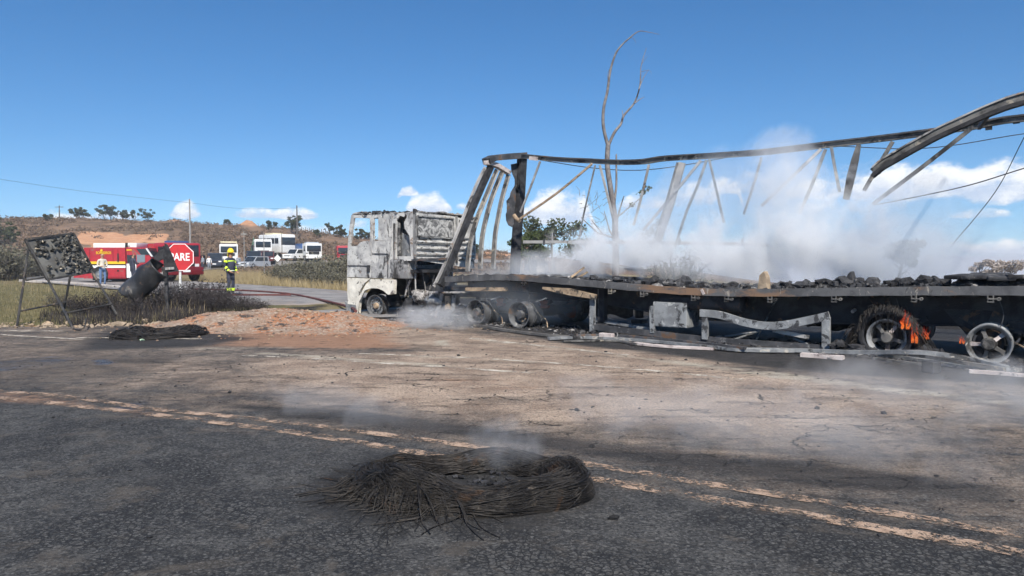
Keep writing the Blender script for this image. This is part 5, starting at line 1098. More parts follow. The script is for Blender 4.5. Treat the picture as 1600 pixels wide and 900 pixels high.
ORD = ('first', 'second', 'third', 'fourth', 'fifth', 'sixth', 'seventh', 'eighth', 'ninth', 'tenth', 'eleventh', 'twelfth', 'thirteenth', 'fourteenth', 'fifteenth', 'sixteenth', 'seventeenth', 'eighteenth', 'nineteenth', 'twentieth')
# dead tree behind the trailer
def dead_tree():
    D = 24.0; b = at(962, 440, D); b.z = gz(b.x, b.y) - .05; root = thing('dead_tree', 'tall bare dead tree forking above the trailer roof rail', 'tree', (b.x, b.y, b.z)); W = lambda px, py, d=0: at(px, py, D + d) - b; mb = MB()
    def br(pts, r0, r1, d=0.0):
        r0 *= .68; r1 *= .7
        P = sm([W(x, y, d * i / max(1, len(pts) - 1)) for i, (x, y) in enumerate(pts)], 4); mb.tube(P, list(np.linspace(r0, r1, len(P))), 8)
    mb.tube([Vector((0, 0, 0)), W(962, 400), W(961, 339)], [.13, .115, .10], 10)
    br(((961, 342), (955, 301), (949, 259), (950, 227)), .135, .11); br(((950, 228), (943, 199), (943, 171), (949, 143), (952, 120), (956, 101), (963, 82), (972, 70), (984, 59), (998, 49), (1012, 50), (1031, 54)), .085, .008, -.4)
    br(((950, 229), (960, 207), (970, 194), (975, 180), (991, 161), (999, 138), (1001, 118), (1002, 101), (1010, 75)), .075, .01, .4); br(((998, 140), (1005, 122), (1014, 108)), .03, .006, .5); br(((991, 162), (1000, 155), (1008, 151)), .03, .005, .5); br(((973, 186), (973, 178), (972, 172)), .025, .012, .2); br(((984, 59), (990, 60), (994, 68)), .018, .004, .1); br(((956, 101), (949, 118), (953, 133)), .015, .004, .1); br(((1002, 112), (1014, 110), (1018, 116)), .014, .004); br(((1002, 101), (1008, 92), (1012, 88)), .015, .004)
    br(((962, 345), (960, 318), (963, 290), (963, 260), (963, 241)), .07, .035, .3); br(((965, 340), (970, 322), (975, 306)), .05, .02, -.2); br(((966, 338), (982, 325), (1002, 308), (1012, 296)), .035, .01, .3); br(((1004, 372), (1012, 362), (1024, 352)), .03, .01, .3); br(((963, 372), (985, 380), (1004, 372)), .04, .03, .3)
    mb.build('trunk', 'dead_wood', root, 60); rg = np.random.default_rng(4); cl = [(*W(1008, 297, .3), .16), (*W(1001, 303, .3), .14), (*W(1013, 293, .3), .12), (*W(988, 320, .3), .12), (*W(1018, 362, .3), .2), (*W(1010, 370, .3), .2), (*W(1024, 353, .3), .15), (*W(1030, 345, .3), .12), (*W(1018, 380, .3), .18)]
    V, Fc = leaves(crown_points(cl, 1700, rg), .045, rg); npobj('leaf_clumps', V, Fc, 'leaf_green', root)
    mb = MB()
    for k in range(26):                                  # thin twigs of the bare lower limbs
        p = W(random.uniform(905, 945), random.uniform(300, 370), random.uniform(-.5, .5)); q = p + Vector((random.uniform(-.4, .4), random.uniform(-.2, .2), random.uniform(-.1, .5))); mb.tube([p, (p + q) / 2 + Vector((.05, 0, .03)), q], [.012, .008, .004], 4)
    for x, y in ((944, 330), (925, 345), (908, 340)): mb.tube([W(960, 372), W((960 + x) / 2, (372 + y) / 2 + 8), W(x, y)], [.04, .025, .012], 5)
    o = mb.build('lower_twigs', 'dead_wood', root); o['kind'] = 'stuff'
dead_tree()
# trees and shrubs behind the trailer
p = at(1058, 430, 26); shrub('bare_shrub', 'dark branching shrub behind the trailer beside the leaning post', (p.x, p.y, gz(p.x, p.y)), 1.75, 1.7, 46, 'grey_twig', 5, 'leaf_dark', 420, .05, .022, lean=.9)
for i, (px, Y, h, sp, m_, lab) in enumerate(((868, 66, 4.9, 3.2, 'leaf_dark', 'broad dark green tree crown beyond the tiled hut'), (832, 62, 3.9, 1.6, 'leaf_green', 'smaller green tree next to the front corner post'), (1405, 40, 2.6, .9, 'leaf_green', 'hazy green tree seen through the smoke'), (1530, 78, 2.75, 1.0, 'leaf_pink', 'pale pinkish tree above the charred slabs'), (1552, 80, 2.75, .9, 'leaf_pink', 'slim pale pinkish tree beside the first pinkish one'), (1580, 76, 2.8, 1.4, 'leaf_pink', 'broadest pale pinkish tree beyond the trailer'))):
    p = at(px, 430, Y); tree('roadside_tree', lab, (p.x, p.y, gz(p.x, p.y) - .1), h, sp, 16 if i < 3 else 12, m_, 40 + i, n=170 if i < 3 else 90, ls=.17 if i < 3 else .12, trunk=.12)
# trees along the crest of the hill
RIDGE = [(6, 118, 5.4, 2.0), (20, 112, 4.6, 1.2), (-12, 115, 5.6, 2.4), (76, 150, 2.0, 1.0), (121, 168, 3.2, 1.5), (134, 165, 3.6, 1.4), (165, 162, 3.9, 1.7), (176, 164, 4.4, 1.9), (197, 166, 3.2, 1.4), (212, 168, 3.3, 1.0), (232, 166, 3.6, 1.7), (356, 166, 2.2, .9), (457, 150, 3.9, 1.8), (464, 152, 4.6, 1.5), (425, 152, 2.6, 1.3), (496, 150, 2.0, 1.0), (514, 158, 4.0, 1.1), (528, 160, 3.2, 1.5), (537, 160, 2.4, 1.0), (562, 150, 3.4, 1.2), (575, 152, 3.0, 1.2), (745, 130, 2.4, 1.4)]
for i, (px, Y, h, sp) in enumerate(RIDGE):
    x = (px - 800) / F * Y; z = gz(x, Y) - .15; h *= .82; sp *= .8
    lab = {0: 'large dark tree at the edge of the hill crest above the burnt signboard', 1: 'slim tree beside the large dark tree on the crest', 2: 'dark tree cut off by the picture edge on the crest'}.get(i) or (('%s small tree along the hill crest counting from the burnt signboard' % ORD[i - 3]) if i < 12 else '%s small tree on the falling ridge counting towards the lorry cab' % ORD[i - 12])
    tree('ridge_tree', lab, (x, Y, z), h, sp, 18, 'leaf_dark', 60 + i, n=90, ls=.13, trunk=.08, group='trees along the hill crest', bare=.12)
# scrub covering the hill and dry grass: uncountable
def scrub():
    rg = np.random.default_rng(3); Y = rg.uniform(78, 176, 9000); px = rg.uniform(-330, 800, 9000); X = (px - 800) / F * Y; Z = H(X, Y); qx, qy = project(X, Y, Z)
    keep = (fbm(X * .06, Y * .06, 3, 44) + .25 * rg.random(9000) > .52) & ~((qx > 105) & (qx < 280) & (qy > 362) & (qy < 388) & (rg.random(9000) < .93)) & ~((np.abs(qx - 390) < 18) & (Y > 150))
    d2 = np.min([np.hypot(X - a, Y - b) for a, b in ((-40, 78), (-40, 88), (-36, 94), (-31, 99), (-25, 103), (-20, 106), (-10, 112), (0, 118), (-39, 92), (13, 124))], 0); keep &= d2 > 9
    X, Y, Z = X[keep], Y[keep], Z[keep]; n = 26; s = rg.uniform(.25, .95, len(X)) * (.7 + Y / 400); C = np.repeat(np.stack([X, Y, Z], -1), n, 0); S = np.repeat(s, n)[:, None]; q = rg.normal(size=(len(C), 3)) * np.array((.5, .5, .34)); q[:, 2] = np.abs(q[:, 2]); V, Fc = leaves(C + q * S, .17, rg)
    npobj('hill_scrub', V, Fc, 'scrub_leaf', label='dry brownish scrub covering the hillside', kind='stuff')
scrub()
def grass(name, lab, n, fn, mats, h0, h1, w, seed):
    rg = np.random.default_rng(seed); X, Y = fn(rg, n); Z = H(X, Y); hh = rg.uniform(h0, h1, len(X)); g = rg.uniform(0, 2 * np.pi, len(X)); l = rg.uniform(0, .5, len(X)) * hh; b = rg.uniform(0, 2 * np.pi, len(X)); dx, dy = np.cos(g) * w, np.sin(g) * w
    V = np.stack([np.stack([X - dx, Y - dy, Z - .02], -1), np.stack([X + dx, Y + dy, Z - .02], -1), np.stack([X + l * np.cos(b), Y + l * np.sin(b), Z + hh], -1)], 1).reshape(-1, 3); npobj(name, V, np.arange(len(V)).reshape(-1, 3), mats, label=lab, kind='stuff')
def off_road(X, Y, d=4.2):
    P = np.array([tuple(v)[:2] for v in sm([Vector((a, b, 0)) for a, b in SIDE_ROAD], 6)]); return np.min(np.hypot(X[:, None] - P[None, :, 0], Y[:, None] - P[None, :, 1]), 1) > d
def verge(y0, y1, x0, x1, dens=None):
    def f(rg, n):
        Y = y0 * (y1 / y0) ** rg.random(n); px = rg.uniform(x0, x1, n); X = (px - 800) / F * Y; k = (Y > edge_y(X) + .2) & off_road(X, Y); 
        if dens is not None: k &= rg.random(n) < dens(X, Y)
        return X[k], Y[k]
    return f
grass('verge_grass', 'short dry green and straw grass on the verge', 90000, verge(17, 60, -380, 440), 'grass_green', .04, .13, .010, 5)
grass('tall_straw', 'taller straw coloured grass on the verge', 8000, verge(17.5, 62, -380, 560, lambda X, Y: .05 + .95 * (fbm(X * .25, Y * .25, 3, 8) > .56)), 'straw', .15, .45, .008, 6)
grass('island_grass', 'yellowish dry grass on the island inside the bend of the side road', 60000, verge(27, 92, 300, 640), 'straw', .12, .6, .014, 7)
grass('burnt_grass', 'blackened grass around the burnt shrubs', 24000, verge(17.4, 25, 60, 440, lambda X, Y: sstep(-13.2, -9.5, X + 3 * (fbm(X, Y, 3, 2) - .5)) * sstep(24.5, 20, Y)), 'burnt_twig', .06, .28, .008, 8)
# burnt shrubs on the verge, grey shrubs before the parked vehicles
protos = {}
def place_shrub(kind, px, Y, sc, label, group):
    x = (px - 800) / F * Y
    if kind not in protos:
        v = int(kind[-1])
        protos[kind] = shrub('burnt_shrub', label, (0, 0, 0), 1.0, 1.7, 90, 'burnt_twig', 200 + v, 'burnt_twig', 500, .035, .007, group) if kind[0] == 'b' else shrub('grey_shrub', label, (0, 0, 0), 1.0, 1.5, 70, 'grey_twig', 220 + v, 'grey_leaf', 1500, .05, .010, group)
        o = protos[kind]
    else: o = dup(protos[kind], label=label)
    o.location = (x, Y, gz(x, Y) - .03); o.rotation_euler = (0, 0, random.uniform(0, 6)); o.scale = (sc * random.uniform(.9, 1.25), sc, sc * random.uniform(.8, 1.05))
random.seed(12)
BS = [(150, 19.4, .75), (182, 20.2, .8), (215, 19.3, .75), (240, 21.5, .95), (266, 20.6, .95), (285, 22.5, 1.05), (300, 20.8, .85), (318, 22, 1.0), (335, 20.9, .75), (352, 22, .85), (372, 21, .65), (392, 21.6, .55), (408, 20.8, .38), (120, 20.5, .6), (95, 21.5, .6), (330, 24, .8)]
for i, (px, Y, s) in enumerate(sorted(BS)): place_shrub('b%d' % (i % 4), px, Y, s * .78, '%s burnt leafless shrub on the verge counting from the signboard' % ORD[i], 'burnt shrubs on the verge')
GS = [(438, 50, 1.5), (455, 54, 1.9), (470, 48, 1.8), (485, 45, 1.9), (498, 52, 2.2), (512, 44, 1.9), (526, 42, 1.9), (540, 46, 2.2), (555, 43, 2.2), (505, 40, 1.3), (475, 42, 1.1), (530, 38, 1.2), (575, 42, 2.2), (448, 46, 1.0)]
for i, (px, Y, s) in enumerate(sorted(GS)): place_shrub('g%d' % (i % 4), px, Y, s * .72, '%s grey green shrub before the parked vehicles counting towards the cab' % ORD[i], 'grey shrubs inside the bend')
for i, (px, Y, s) in enumerate(((20, 58, 2.2), (40, 62, 1.9), (5, 54, 2.0), (60, 64, 1.6), (100, 64, 1.3))): place_shrub('g%d' % (i % 4), px, Y, s, '%s bush on the bank behind the burnt signboard' % ORD[i], 'bushes on the bank')
# ------------------------------------------------------------------ poles, wires, small signs, fence, hut, container
pm('pole_grey', (.30, .29, .27), (.22, .21, .2), 4, rough=.85); pm('pole_dark', (.09, .08, .07), (.14, .125, .11), 4, rough=.9)
def pole(px, py_top, Y, r, label, mat='pole_grey', arm=0.0, cat='pole', name='utility_pole'):
    x = (px - 800) / F * Y; z0 = gz(x, Y) - .2; t = at(px, py_top, Y).z; root = thing(name, label, cat, (x, Y, z0)); MB().tube([(0, 0, 0), (0, 0, (t - z0) * .6), (0, 0, t - z0)], [r, r * .85, r * .65], 8).build('shaft', mat, root, 60)
    if arm: MB().beam([(-arm, 0, t - z0 - .35), (arm, 0, t - z0 - .35)], .12, .12).build('crossarm', mat, root)
pole(298, 311, 118, .16, 'tall pale utility pole on the hillside above the stop sign', arm=0); pole(465, 321, 145, .16, 'dark utility pole on the falling ridge among small trees', 'pole_dark'); pole(95, 321, 160, .14, 'utility pole with crossarm on the crest above the signboard', 'pole_dark', .9)
pole(382, 361, 88, .06, 'thin grey pole with small crossarm behind the firefighter', arm=.35, name='thin_pole'); pole(413, 364, 72, .05, 'thin grey pole in the grass beside the silver car', name='thin_pole'); pole(441, 364, 90, .06, 'thin pole in front of the white bus', 'pole_dark', name='thin_pole'); pole(863, 362, 58, .05, 'thin pole beside the tiled hut', name='thin_pole')
cable(((-120, 262), (0, 280), (140, 300), (298, 317)), (80, 92, 105, 118), .018, 'overhead line running down to the pole on the hillside'); cable(((298, 317), (380, 326), (465, 325)), (118, 132, 145), .018, 'overhead line between the two utility poles')
for i in range(14):
    px = 472 + i * 6.2; Y = 166; x = (px - 800) / F * Y; o = MB().beam([(x, Y, gz(x, Y) - .2), (x + .03, Y, gz(x, Y) + 1.15)], .11, .11, up=(0, 1, 0)).build('fence_post', 'pole_dark', None, label='%s wooden fence post on the falling ridge from the utility pole' % ORD[i], cat='post', group='fence posts on the ridge')
def diamond():
    c = at(433.5, 403.5, 70); root = thing('diamond_sign', 'pale diamond shaped road sign seen from behind at the shrubs', 'sign', (c.x, c.y, gz(c.x, c.y))); z = c.z - root.location.z; r = .34; MB().prism([(-r, 0, z), (0, 0, z - r), (r, 0, z), (0, 0, z + r)], (0, .02, 0)).build('plate', 'sign_white', root); MB().beam([(0, .04, 0), (0, .04, z + .2)], .06, .04, up=(0, 1, 0)).build('post', 'pole_grey', root)
diamond()
pm('container_green', (.025, .06, .055), (.035, .075, .07), 3, rough=.6); pm('pale_teal', (.25, .55, .5), rough=.5); pm('hut_wall', (.66, .60, .52), (.55, .48, .4), 3, rough=.9); pm('roof_tile', (.30, .16, .11), (.22, .12, .085), 3, rough=.9, bump=.5, bscale=12)  # the container's pane is a plain flat teal
def container():
    c = at(228, 395, 66); root = thing('site_container', 'dark green metal container behind the fire engine roof', 'container', (c.x, c.y, gz(c.x, c.y)), -.1); z1 = at(228, 384, 66).z - root.location.z; MB().cbox((0, 0, z1 / 2), (1.9, 2.4, z1), .04).build('shell', 'container_green', root)
    for k in range(9): MB().box((-.85 + k * .2, -1.215, z1 / 2), (.07, .03, z1 * .88)).build('rib', 'container_green', root)
    MB().box((-.15, -1.24, z1 - .45), (.34, .03, .26)).build('window', 'pale_teal', root)
container()
def hut():
    c = at(836, 410, 68); zz = gz(c.x, c.y); root = thing('tiled_hut', 'small pale hut with orange tiled roof behind the smoke', 'hut', (c.x, c.y, zz - .1)); top = at(836, 389, 68).z - zz; e = top - .55
    MB().box((0, 1.2, e / 2), (1.9, 2.2, e)).build('wall', 'hut_wall', root); MB().prism([(-1.5, -.8, e), (1.3, -.8, e), (.9, 1.2, top + .3), (-1.2, 1.2, top + .3)], (0, 0, .08)).build('roof', 'roof_tile', root)
    for x in (-1.3, 1.05): MB().beam([(x, -.7, 0), (x, -.7, e)], .16, .16, up=(0, 1, 0)).build('pillar', 'hut_wall', root)
    MB().box((-.2, .09, e * .4), (.7, .05, e * .8)).build('door', 'pole_dark', root)
hut()

# ------------------------------------------------------------------ vehicles
pm('fire_red', (.40, .024, .036), (.33, .022, .032), 2, rough=.4, spec=.5, layers=(((.22, .10, .08), 2.5, .62, .8),)); pm('dark_red', (.16, .012, .018), rough=.4); pm('paint_white', (.74, .74, .72), (.66, .66, .64), 2, rough=.4); pm('stripe_yellow', (.72, .45, .03), rough=.45); pm('rubber', (.02, .02, .021), (.035, .034, .033), 6, rough=.85); pm('glass_dark', (.02, .026, .033), rough=.12, spec=.6); pm('glass_pale', (.16, .2, .23), rough=.12, spec=.6); pm('trim_black', (.022, .022, .024), rough=.6); pm('chrome', (.5, .5, .5), rough=.3, metal=.8); pm('lamp_glass', (.7, .7, .68), rough=.15)
pm('silver_paint', (.46, .48, .50), rough=.3, metal=.3); pm('navy_paint', (.025, .032, .05), rough=.3, spec=.5); pm('blue_paint', (.05, .11, .26), rough=.35); pm('orange_boom', (.62, .24, .06), rough=.5); pm('cream_rack', (.62, .55, .36), rough=.6); pm('green_cloth', (.05, .13, .08), (.08, .17, .11), 3, rough=.8); pm('maroon_paint', (.10, .018, .02), rough=.35)
def vwheel(root, x, y, r, w=.25, s=1):
    o = bpy.data.objects.new('wheel', None); COL.objects.link(o); o.parent = root; o.location = (x, y, r); o.scale = (1, s, 1)
    MB().lathe([(r * .58, 0), (r * .9, -.01), (r, .03), (r, w - .03), (r * .9, w), (r * .58, w)], seg=22).build('tyre', 'rubber', o, 40); MB().lathe([(0, .0), (r * .2, -.01), (r * .3, .03), (r * .5, .05), (r * .58, .0), (r * .58, w)], seg=18).build('rim', 'ash_alloy', o, 40)
def boxes(root, spec):
    for nm, c, d, m_, *b in spec:
        mb = MB(); mb.cbox(c, d, b[0]) if b else mb.box(c, d); mb.build(nm, m_, root, 40 if b else False)
def prof(root, name, pts, y0, y1, mat): MB().prism([(x, y0, z) for x, z in pts], (0, y1 - y0, 0)).build(name, mat, root)
def fire_engine():
    Y = 46.0; S = Y / F; b = at(110, 447, Y); root = thing('fire_engine', 'red fire engine with yellow and white stripes and white roof boxes', 'fire engine', (b.x, b.y, .16), 0.05); X = lambda px: (px - 110) * S; Z = lambda py: (447 - py) * S; y0, y1 = -.1, 2.25
    prof(root, 'tail_deck', [(X(115), Z(440)), (X(148), Z(440)), (X(148), Z(424)), (X(118), Z(431))], y0 + .1, y1 - .1, 'fire_red')
    prof(root, 'body', [(X(132), Z(441)), (X(196), Z(441)), (X(196), Z(393)), (X(133), Z(393))], y0, y1, 'fire_red')
    prof(root, 'cab', [(X(197.5), Z(441)), (X(243), Z(441)), (X(243), Z(420)), (X(239), Z(412)), (X(228), Z(393)), (X(197.5), Z(392))], y0 + .01, y1 - .01, 'fire_red')
    d = y0 - .004; f = lambda nm, a, b_, c, e, m_, t=.02: MB().box(((X(a) + X(b_)) / 2, d - t / 2, (Z(c) + Z(e)) / 2), (X(b_) - X(a), t, abs(Z(c) - Z(e)))).build(nm, m_, root)
    f('yellow_stripe', 142, 196, 418.5, 414.5, 'stripe_yellow'); f('black_gap', 142, 196, 420.5, 418.7, 'trim_black', .012); f('white_stripe', 144, 196, 424.5, 420.7, 'sign_white')
    for px in (141.5, 158.5, 177, 184.5): f('shutter_seam', px, px + .7, 417, 395.5, 'dark_red', .014)
    f('shutter_handle', 184, 186, 416, 402, 'trim_black', .03); f('lower_locker', 168, 195, 439, 425.5, 'fire_red', .03); f('locker_latch', 183.5, 186, 430.5, 427.5, 'trim_black', .05)
    f('cab_opening_shade', 198.5, 212, 417.5, 404.5, 'glass_dark', .015); f('door_window', 213.5, 226, 416, 404, 'glass_pale', .015); f('white_door', 197.8, 212.5, 440, 418, 'paint_white', .03); f('door_emblem', 203, 208, 430, 421, 'trim_black', .034); f('cab_plate', 198, 206, 397.5, 395.7, 'stripe_yellow', .02)  # cab opening is a flat dark sheet standing for the shaded interior
    MB().prism([(X(239.5), y0 + .12, Z(411)), (X(239.5), y1 - .12, Z(411)), (X(229), y1 - .12, Z(394)), (X(229), y0 + .12, Z(394))], (.03, 0, .02)).build('windscreen', 'glass_dark', root)
    MB().prism([(X(213), d - .02, Z(394.5)), (X(226.5), d - .02, Z(394.5)), (X(235), d - .02, Z(404)), (X(220), d - .02, Z(404))], (0, .02, 0)).build('quarter_window', 'glass_dark', root)
    boxes(root, (('roof_box', ((X(146) + X(194.5)) / 2, .95, (Z(393) + Z(386)) / 2), (X(194.5) - X(146), 1.9, Z(386) - Z(393)), 'paint_white', .03), ('roof_post', (X(196), .9, Z(389)), (.08, 1.8, .3), 'trim_black'), ('cab_roof_box', ((X(197.5) + X(211)) / 2, .9, Z(389)), (X(211) - X(197.5), 1.6, .28), 'paint_white', .03), ('roof_hatch', (X(200), -.02, Z(390.5)), (.16, .06, .05), 'trim_black'), ('bumper', (X(244), 1.07, Z(436)), (.14, 2.3, .3), 'paint_white', .03), ('chassis', ((X(140) + X(240)) / 2, 1.07, Z(441)), (X(240) - X(140), 1.5, .22), 'trim_black'), ('body_floor_tank', ((X(170) + X(196)) / 2, .25, Z(443)), (X(196) - X(174), .4, .2), 'trim_black', .03)))
    MB().beam([(X(229), -.16, Z(394)), (X(238), -.2, Z(407))], .05, .16, up=(0, 1, 0)).build('mirror_arm', 'paint_white', root)
    for px in (157.5, 226):
        MB().lathe([(.62, -.02), (.62, .25)], c=(X(px), y0 - .02, .52), seg=16, a0=0, a1=math.pi).build('wheel_arch', 'trim_black', root); vwheel(root, X(px), y0 - .06, .5, .3); vwheel(root, X(px), y1 + .06, .5, .3, -1)
    text_mesh('BOMBEIROS', 'lettering', .235, 'stripe_yellow', root, Matrix.Translation((X(163), d - .012, Z(401.3))) @ Matrix.Rotation(math.pi / 2, 4, 'X'), xs=.74, bold=.004)
    MB().lathe([(0, 0), (.07, 0), (.08, .02), (.05, .05), (0, .05)], c=(X(160), d - .05, Z(397.5)), seg=14).build('emblem', 'stripe_yellow', root)
fire_engine()
def fire_engine_two():
    Y = 48.5; b = at(268, 447, Y); root = thing('fire_engine', 'darker red fire engine partly hidden behind the stop sign', 'fire engine', (b.x, b.y, .16), -.62)
    boxes(root, (('cab', (.75, 0, 1.62), (1.7, 2.3, 1.75), 'fire_red', .12), ('body', (-1.5, 0, 1.5), (2.7, 2.35, 1.9), 'fire_red', .06), ('bumper', (1.68, 0, .68), (.3, 2.4, .5), 'dark_red', .05), ('grille', (1.605, 0, 1.15), (.03, 1.4, .35), 'trim_black'), ('chassis', (-.6, 0, .6), (4.2, 1.2, .25), 'trim_black'), ('windscreen', (1.59, 0, 1.98), (.05, 2.0, .75), 'glass_dark', .02), ('side_window', (.95, -1.16, 1.95), (.8, .03, .6), 'glass_dark'), ('side_stripe', (-1.5, -1.185, 1.25), (2.6, .02, .18), 'stripe_yellow'), ('headlamp', (1.6, -.85, 1.05), (.05, .3, .18), 'lamp_glass'), ('headlamp', (1.6, .85, 1.05), (.05, .3, .18), 'lamp_glass'), ('light_bar', (.7, 0, 2.56), (.3, 1.5, .14), 'blue_paint', .03), ('number_plate', (1.84, 0, .68), (.02, .5, .14), 'sign_white')))
    for x in (.9, -1.9): vwheel(root, x, -1.22, .5, .3); vwheel(root, x, 1.22, .5, .3, -1)
fire_engine_two()
def car(name, label, cat, px, Y, rz, L, W, Hh, mat, style='hatch', cab=.55, group='vehicles parked along the bend'):
    x = (px - 800) / F * Y; root = thing(name, label, cat, (x, Y, gz(x, Y) + .12), rz, group); w = W / 2; h1 = Hh * .55; r = .31 if Hh < 1.65 else .36
    a, b2 = (-.46, .18) if style != 'pickup' else (-.12, .2)
    prof(root, 'body', [(-L / 2, .28), (L / 2, .28), (L / 2, h1 * .82), (L / 2 - .15, h1 * .95), (b2 * L + .35, h1 + .03), (a * L, h1 + .04), (-L / 2 + .03, h1)], -w, w, mat)
    prof(root, 'cabin', [(a * L, h1 + .02), (b2 * L + .3, h1 + .02), (b2 * L - .25, Hh - .03), (b2 * L - .5, Hh), (a * L + .3, Hh), (a * L + .12, Hh - .05)], -w * .9, w * .9, mat)
    prof(root, 'windscreen', [(b2 * L + .34, h1 + .05), (b2 * L - .18, Hh - .06), (b2 * L - .21, Hh - .06), (b2 * L + .31, h1 + .05)], -w * .8, w * .8, 'glass_dark')
    for s in (-1, 1):
        MB().prism([(p, s * w * .905, z) for p, z in ((a * L + .28, h1 + .1), (b2 * L + .12, h1 + .1), (b2 * L - .28, Hh - .1), (a * L + .38, Hh - .1))], (0, s * .015, 0)).build('side_window', 'glass_dark', root)
        MB().box((L / 2 + .005, s * w * .7, h1 * .74), (.03, .34, .15)).build('headlamp', 'lamp_glass', root)
        for fx in (.31, -.31): vwheel(root, fx * L, s * (w + .01), r, .2, -s)
    MB().cbox((L / 2 + .02, 0, .38), (.12, W * .98, .22), .04).build('bumper', mat if style != 'pickup' else 'trim_black', root, 40); MB().box((L / 2 + .008, 0, h1 * .72), (.03, .8, .1)).build('grille', 'trim_black', root); MB().box((L / 2 + .085, 0, .4), (.02, .42, .12)).build('number_plate', 'sign_white', root)
car('parked_car', 'silver hatchback parked by the grass, facing the camera', 'car', 398, 91, -1.95, 3.9, 1.7, 1.47, 'silver_paint'); car('parked_pickup', 'dark pickup truck parked behind the silver hatchback', 'pickup', 396, 97, -1.1, 4.9, 1.85, 1.75, 'navy_paint', 'pickup')
car('parked_suv', 'dark sport utility car next to the firefighter', 'car', 337, 92, -1.25, 4.4, 1.85, 1.75, 'navy_paint'); car('parked_car', 'dark car at the end of the row by the stop sign', 'car', 303, 90, -1.5, 4.1, 1.75, 1.6, 'navy_paint'); car('parked_car', 'maroon car between the silver hatchback and the white lorry', 'car', 419, 99, -1.3, 4.2, 1.75, 1.6, 'maroon_paint'); car('parked_car', 'small white car glimpsed above the grey shrubs', 'car', 463, 104, -2.0, 3.9, 1.7, 1.6, 'paint_white')
def lorry(name, label, px, Y, rz, spec, wheels, cat='truck'):
    x = (px - 800) / F * Y; root = thing(name, label, cat, (x, Y, gz(x, Y) + .12), rz, 'vehicles parked along the bend'); boxes(root, spec)
    for wx, wy in wheels: vwheel(root, wx, -wy, .48, .28); vwheel(root, wx, wy, .48, .28, -1)
    return root
cabspec = lambda c, h=2.7: (('cab', (0, 0, .75 + (h - .75) / 2), (1.7, 2.3, h - .75), c, .12), ('windscreen', (.85, 0, h - .72), (.04, 2.0, .82), 'glass_dark', .02), ('side_window', (.25, -1.155, h - .72), (.75, .03, .7), 'glass_dark'), ('side_window', (.25, 1.155, h - .72), (.75, .03, .7), 'glass_dark'), ('bumper', (.9, 0, .6), (.24, 2.3, .42), c, .05), ('grille', (.86, 0, 1.15), (.03, 1.5, .4), 'trim_black'), ('headlamp', (.95, -.85, .72), (.2, .32, .18), 'lamp_glass'), ('headlamp', (.95, .85, .72), (.2, .32, .18), 'lamp_glass'), ('chassis', (-2.5, 0, .7), (6, .9, .25), 'trim_black'))
r_ = lorry('crane_lorry', 'white utility lorry with orange boom and roof rack behind the firefighter', 358, 98, -1.22, cabspec('paint_white', 2.55) + (('load_bed', (-2.9, 0, 1.1), (3.9, 2.3, .5), 'paint_white', .03), ('boom_base', (-1.6, .3, 1.6), (.5, .5, .9), 'orange_boom', .03)), ((.1, 1.1), (-3.2, 1.1)))
MB().beam([(-1.6, .3, 2.1), (-2.4, .9, 2.3), (-3.6, 1.1, 1.4)], .2, .26).build('boom', 'orange_boom', r_)
for y in (-1.0, 1.0): MB().beam([(-.6, y, 2.85), (-4.6, y, 2.85)], .1, .12).build('rack_rail', 'cream_rack', r_)
for x in (-.7, -2.0, -3.3, -4.5): MB().beam([(x, -1.0, 2.86), (x, 1.0, 2.86)], .1, .1).build('rack_bar', 'cream_rack', r_); MB().beam([(x, 1.0, 1.3), (x, 1.0, 2.8)], .08, .08, up=(0, 1, 0)).build('rack_upright', 'cream_rack', r_)
lorry('white_lorry', 'white lorry cab parked just in front of the bus', 411, 103, -1.15, cabspec('paint_white', 2.9) + (('box_body', (-3.2, 0, 1.5), (4.2, 2.3, 1.3), 'trim_black', .04),), ((.1, 1.1), (-3.4, 1.1)))
bus = lorry('white_bus', 'large white bus with dark side windows behind the lorries', 433, 108, -.75, (('body', (0, 0, 1.85), (6.4, 2.4, 2.7), 'paint_white', .25), ('windscreen', (3.19, 0, 2.2), (.05, 2.2, 1.1), 'glass_dark', .02), ('roof_unit', (-.8, 0, 3.28), (2.4, 1.6, .28), 'cream_rack', .1)), ((2.2, 1.15), (-2.0, 1.15)), 'bus')
for s in (-1, 1):
    for k in range(5): MB().box((-2.5 + k * 1.15, s * 1.205, 2.25), (1.0, .03, .8)).build('side_window', 'glass_dark', bus)
lorry('blue_bed_lorry', 'white lorry with blue load body among the shrubs', 488, 104, -1.0, cabspec('paint_white', 2.5) + (('load_body', (-3.0, 0, 1.75), (3.6, 2.3, 1.5), 'blue_paint', .04), ('roof_deflector', (-.2, 0, 2.6), (1.0, 1.8, .2), 'silver_paint', .05)), ((.1, 1.1), (-3.2, 1.1)))
lorry('red_lorry', 'bright red lorry half hidden by the burnt cab', 540, 101, -1.3, cabspec('fire_red', 2.6) + (('load_body', (-3.0, 0, 1.75), (3.6, 2.3, 1.7), 'fire_red', .04),), ((.1, 1.1), (-3.2, 1.1)))
def parasol():
    Y = 106; px = 397; x = (px - 800) / F * Y; z0 = gz(x, Y); t = at(px, 371, Y).z - z0; root = thing('closed_parasol', 'tall folded dark green parasol between the parked lorries', 'parasol', (x, Y, z0)); MB().lathe([(.0, t), (.06, t - .1), (.16, t * .78), (.3, t * .55), (.45, t * .3), (.42, t * .27), (.05, t * .3)], axis='z', seg=14).build('cloth', 'green_cloth', root, 60); MB().tube([(0, 0, 0), (0, 0, t + .15)], .035, 8).build('pole', 'pole_grey', root)
parasol()

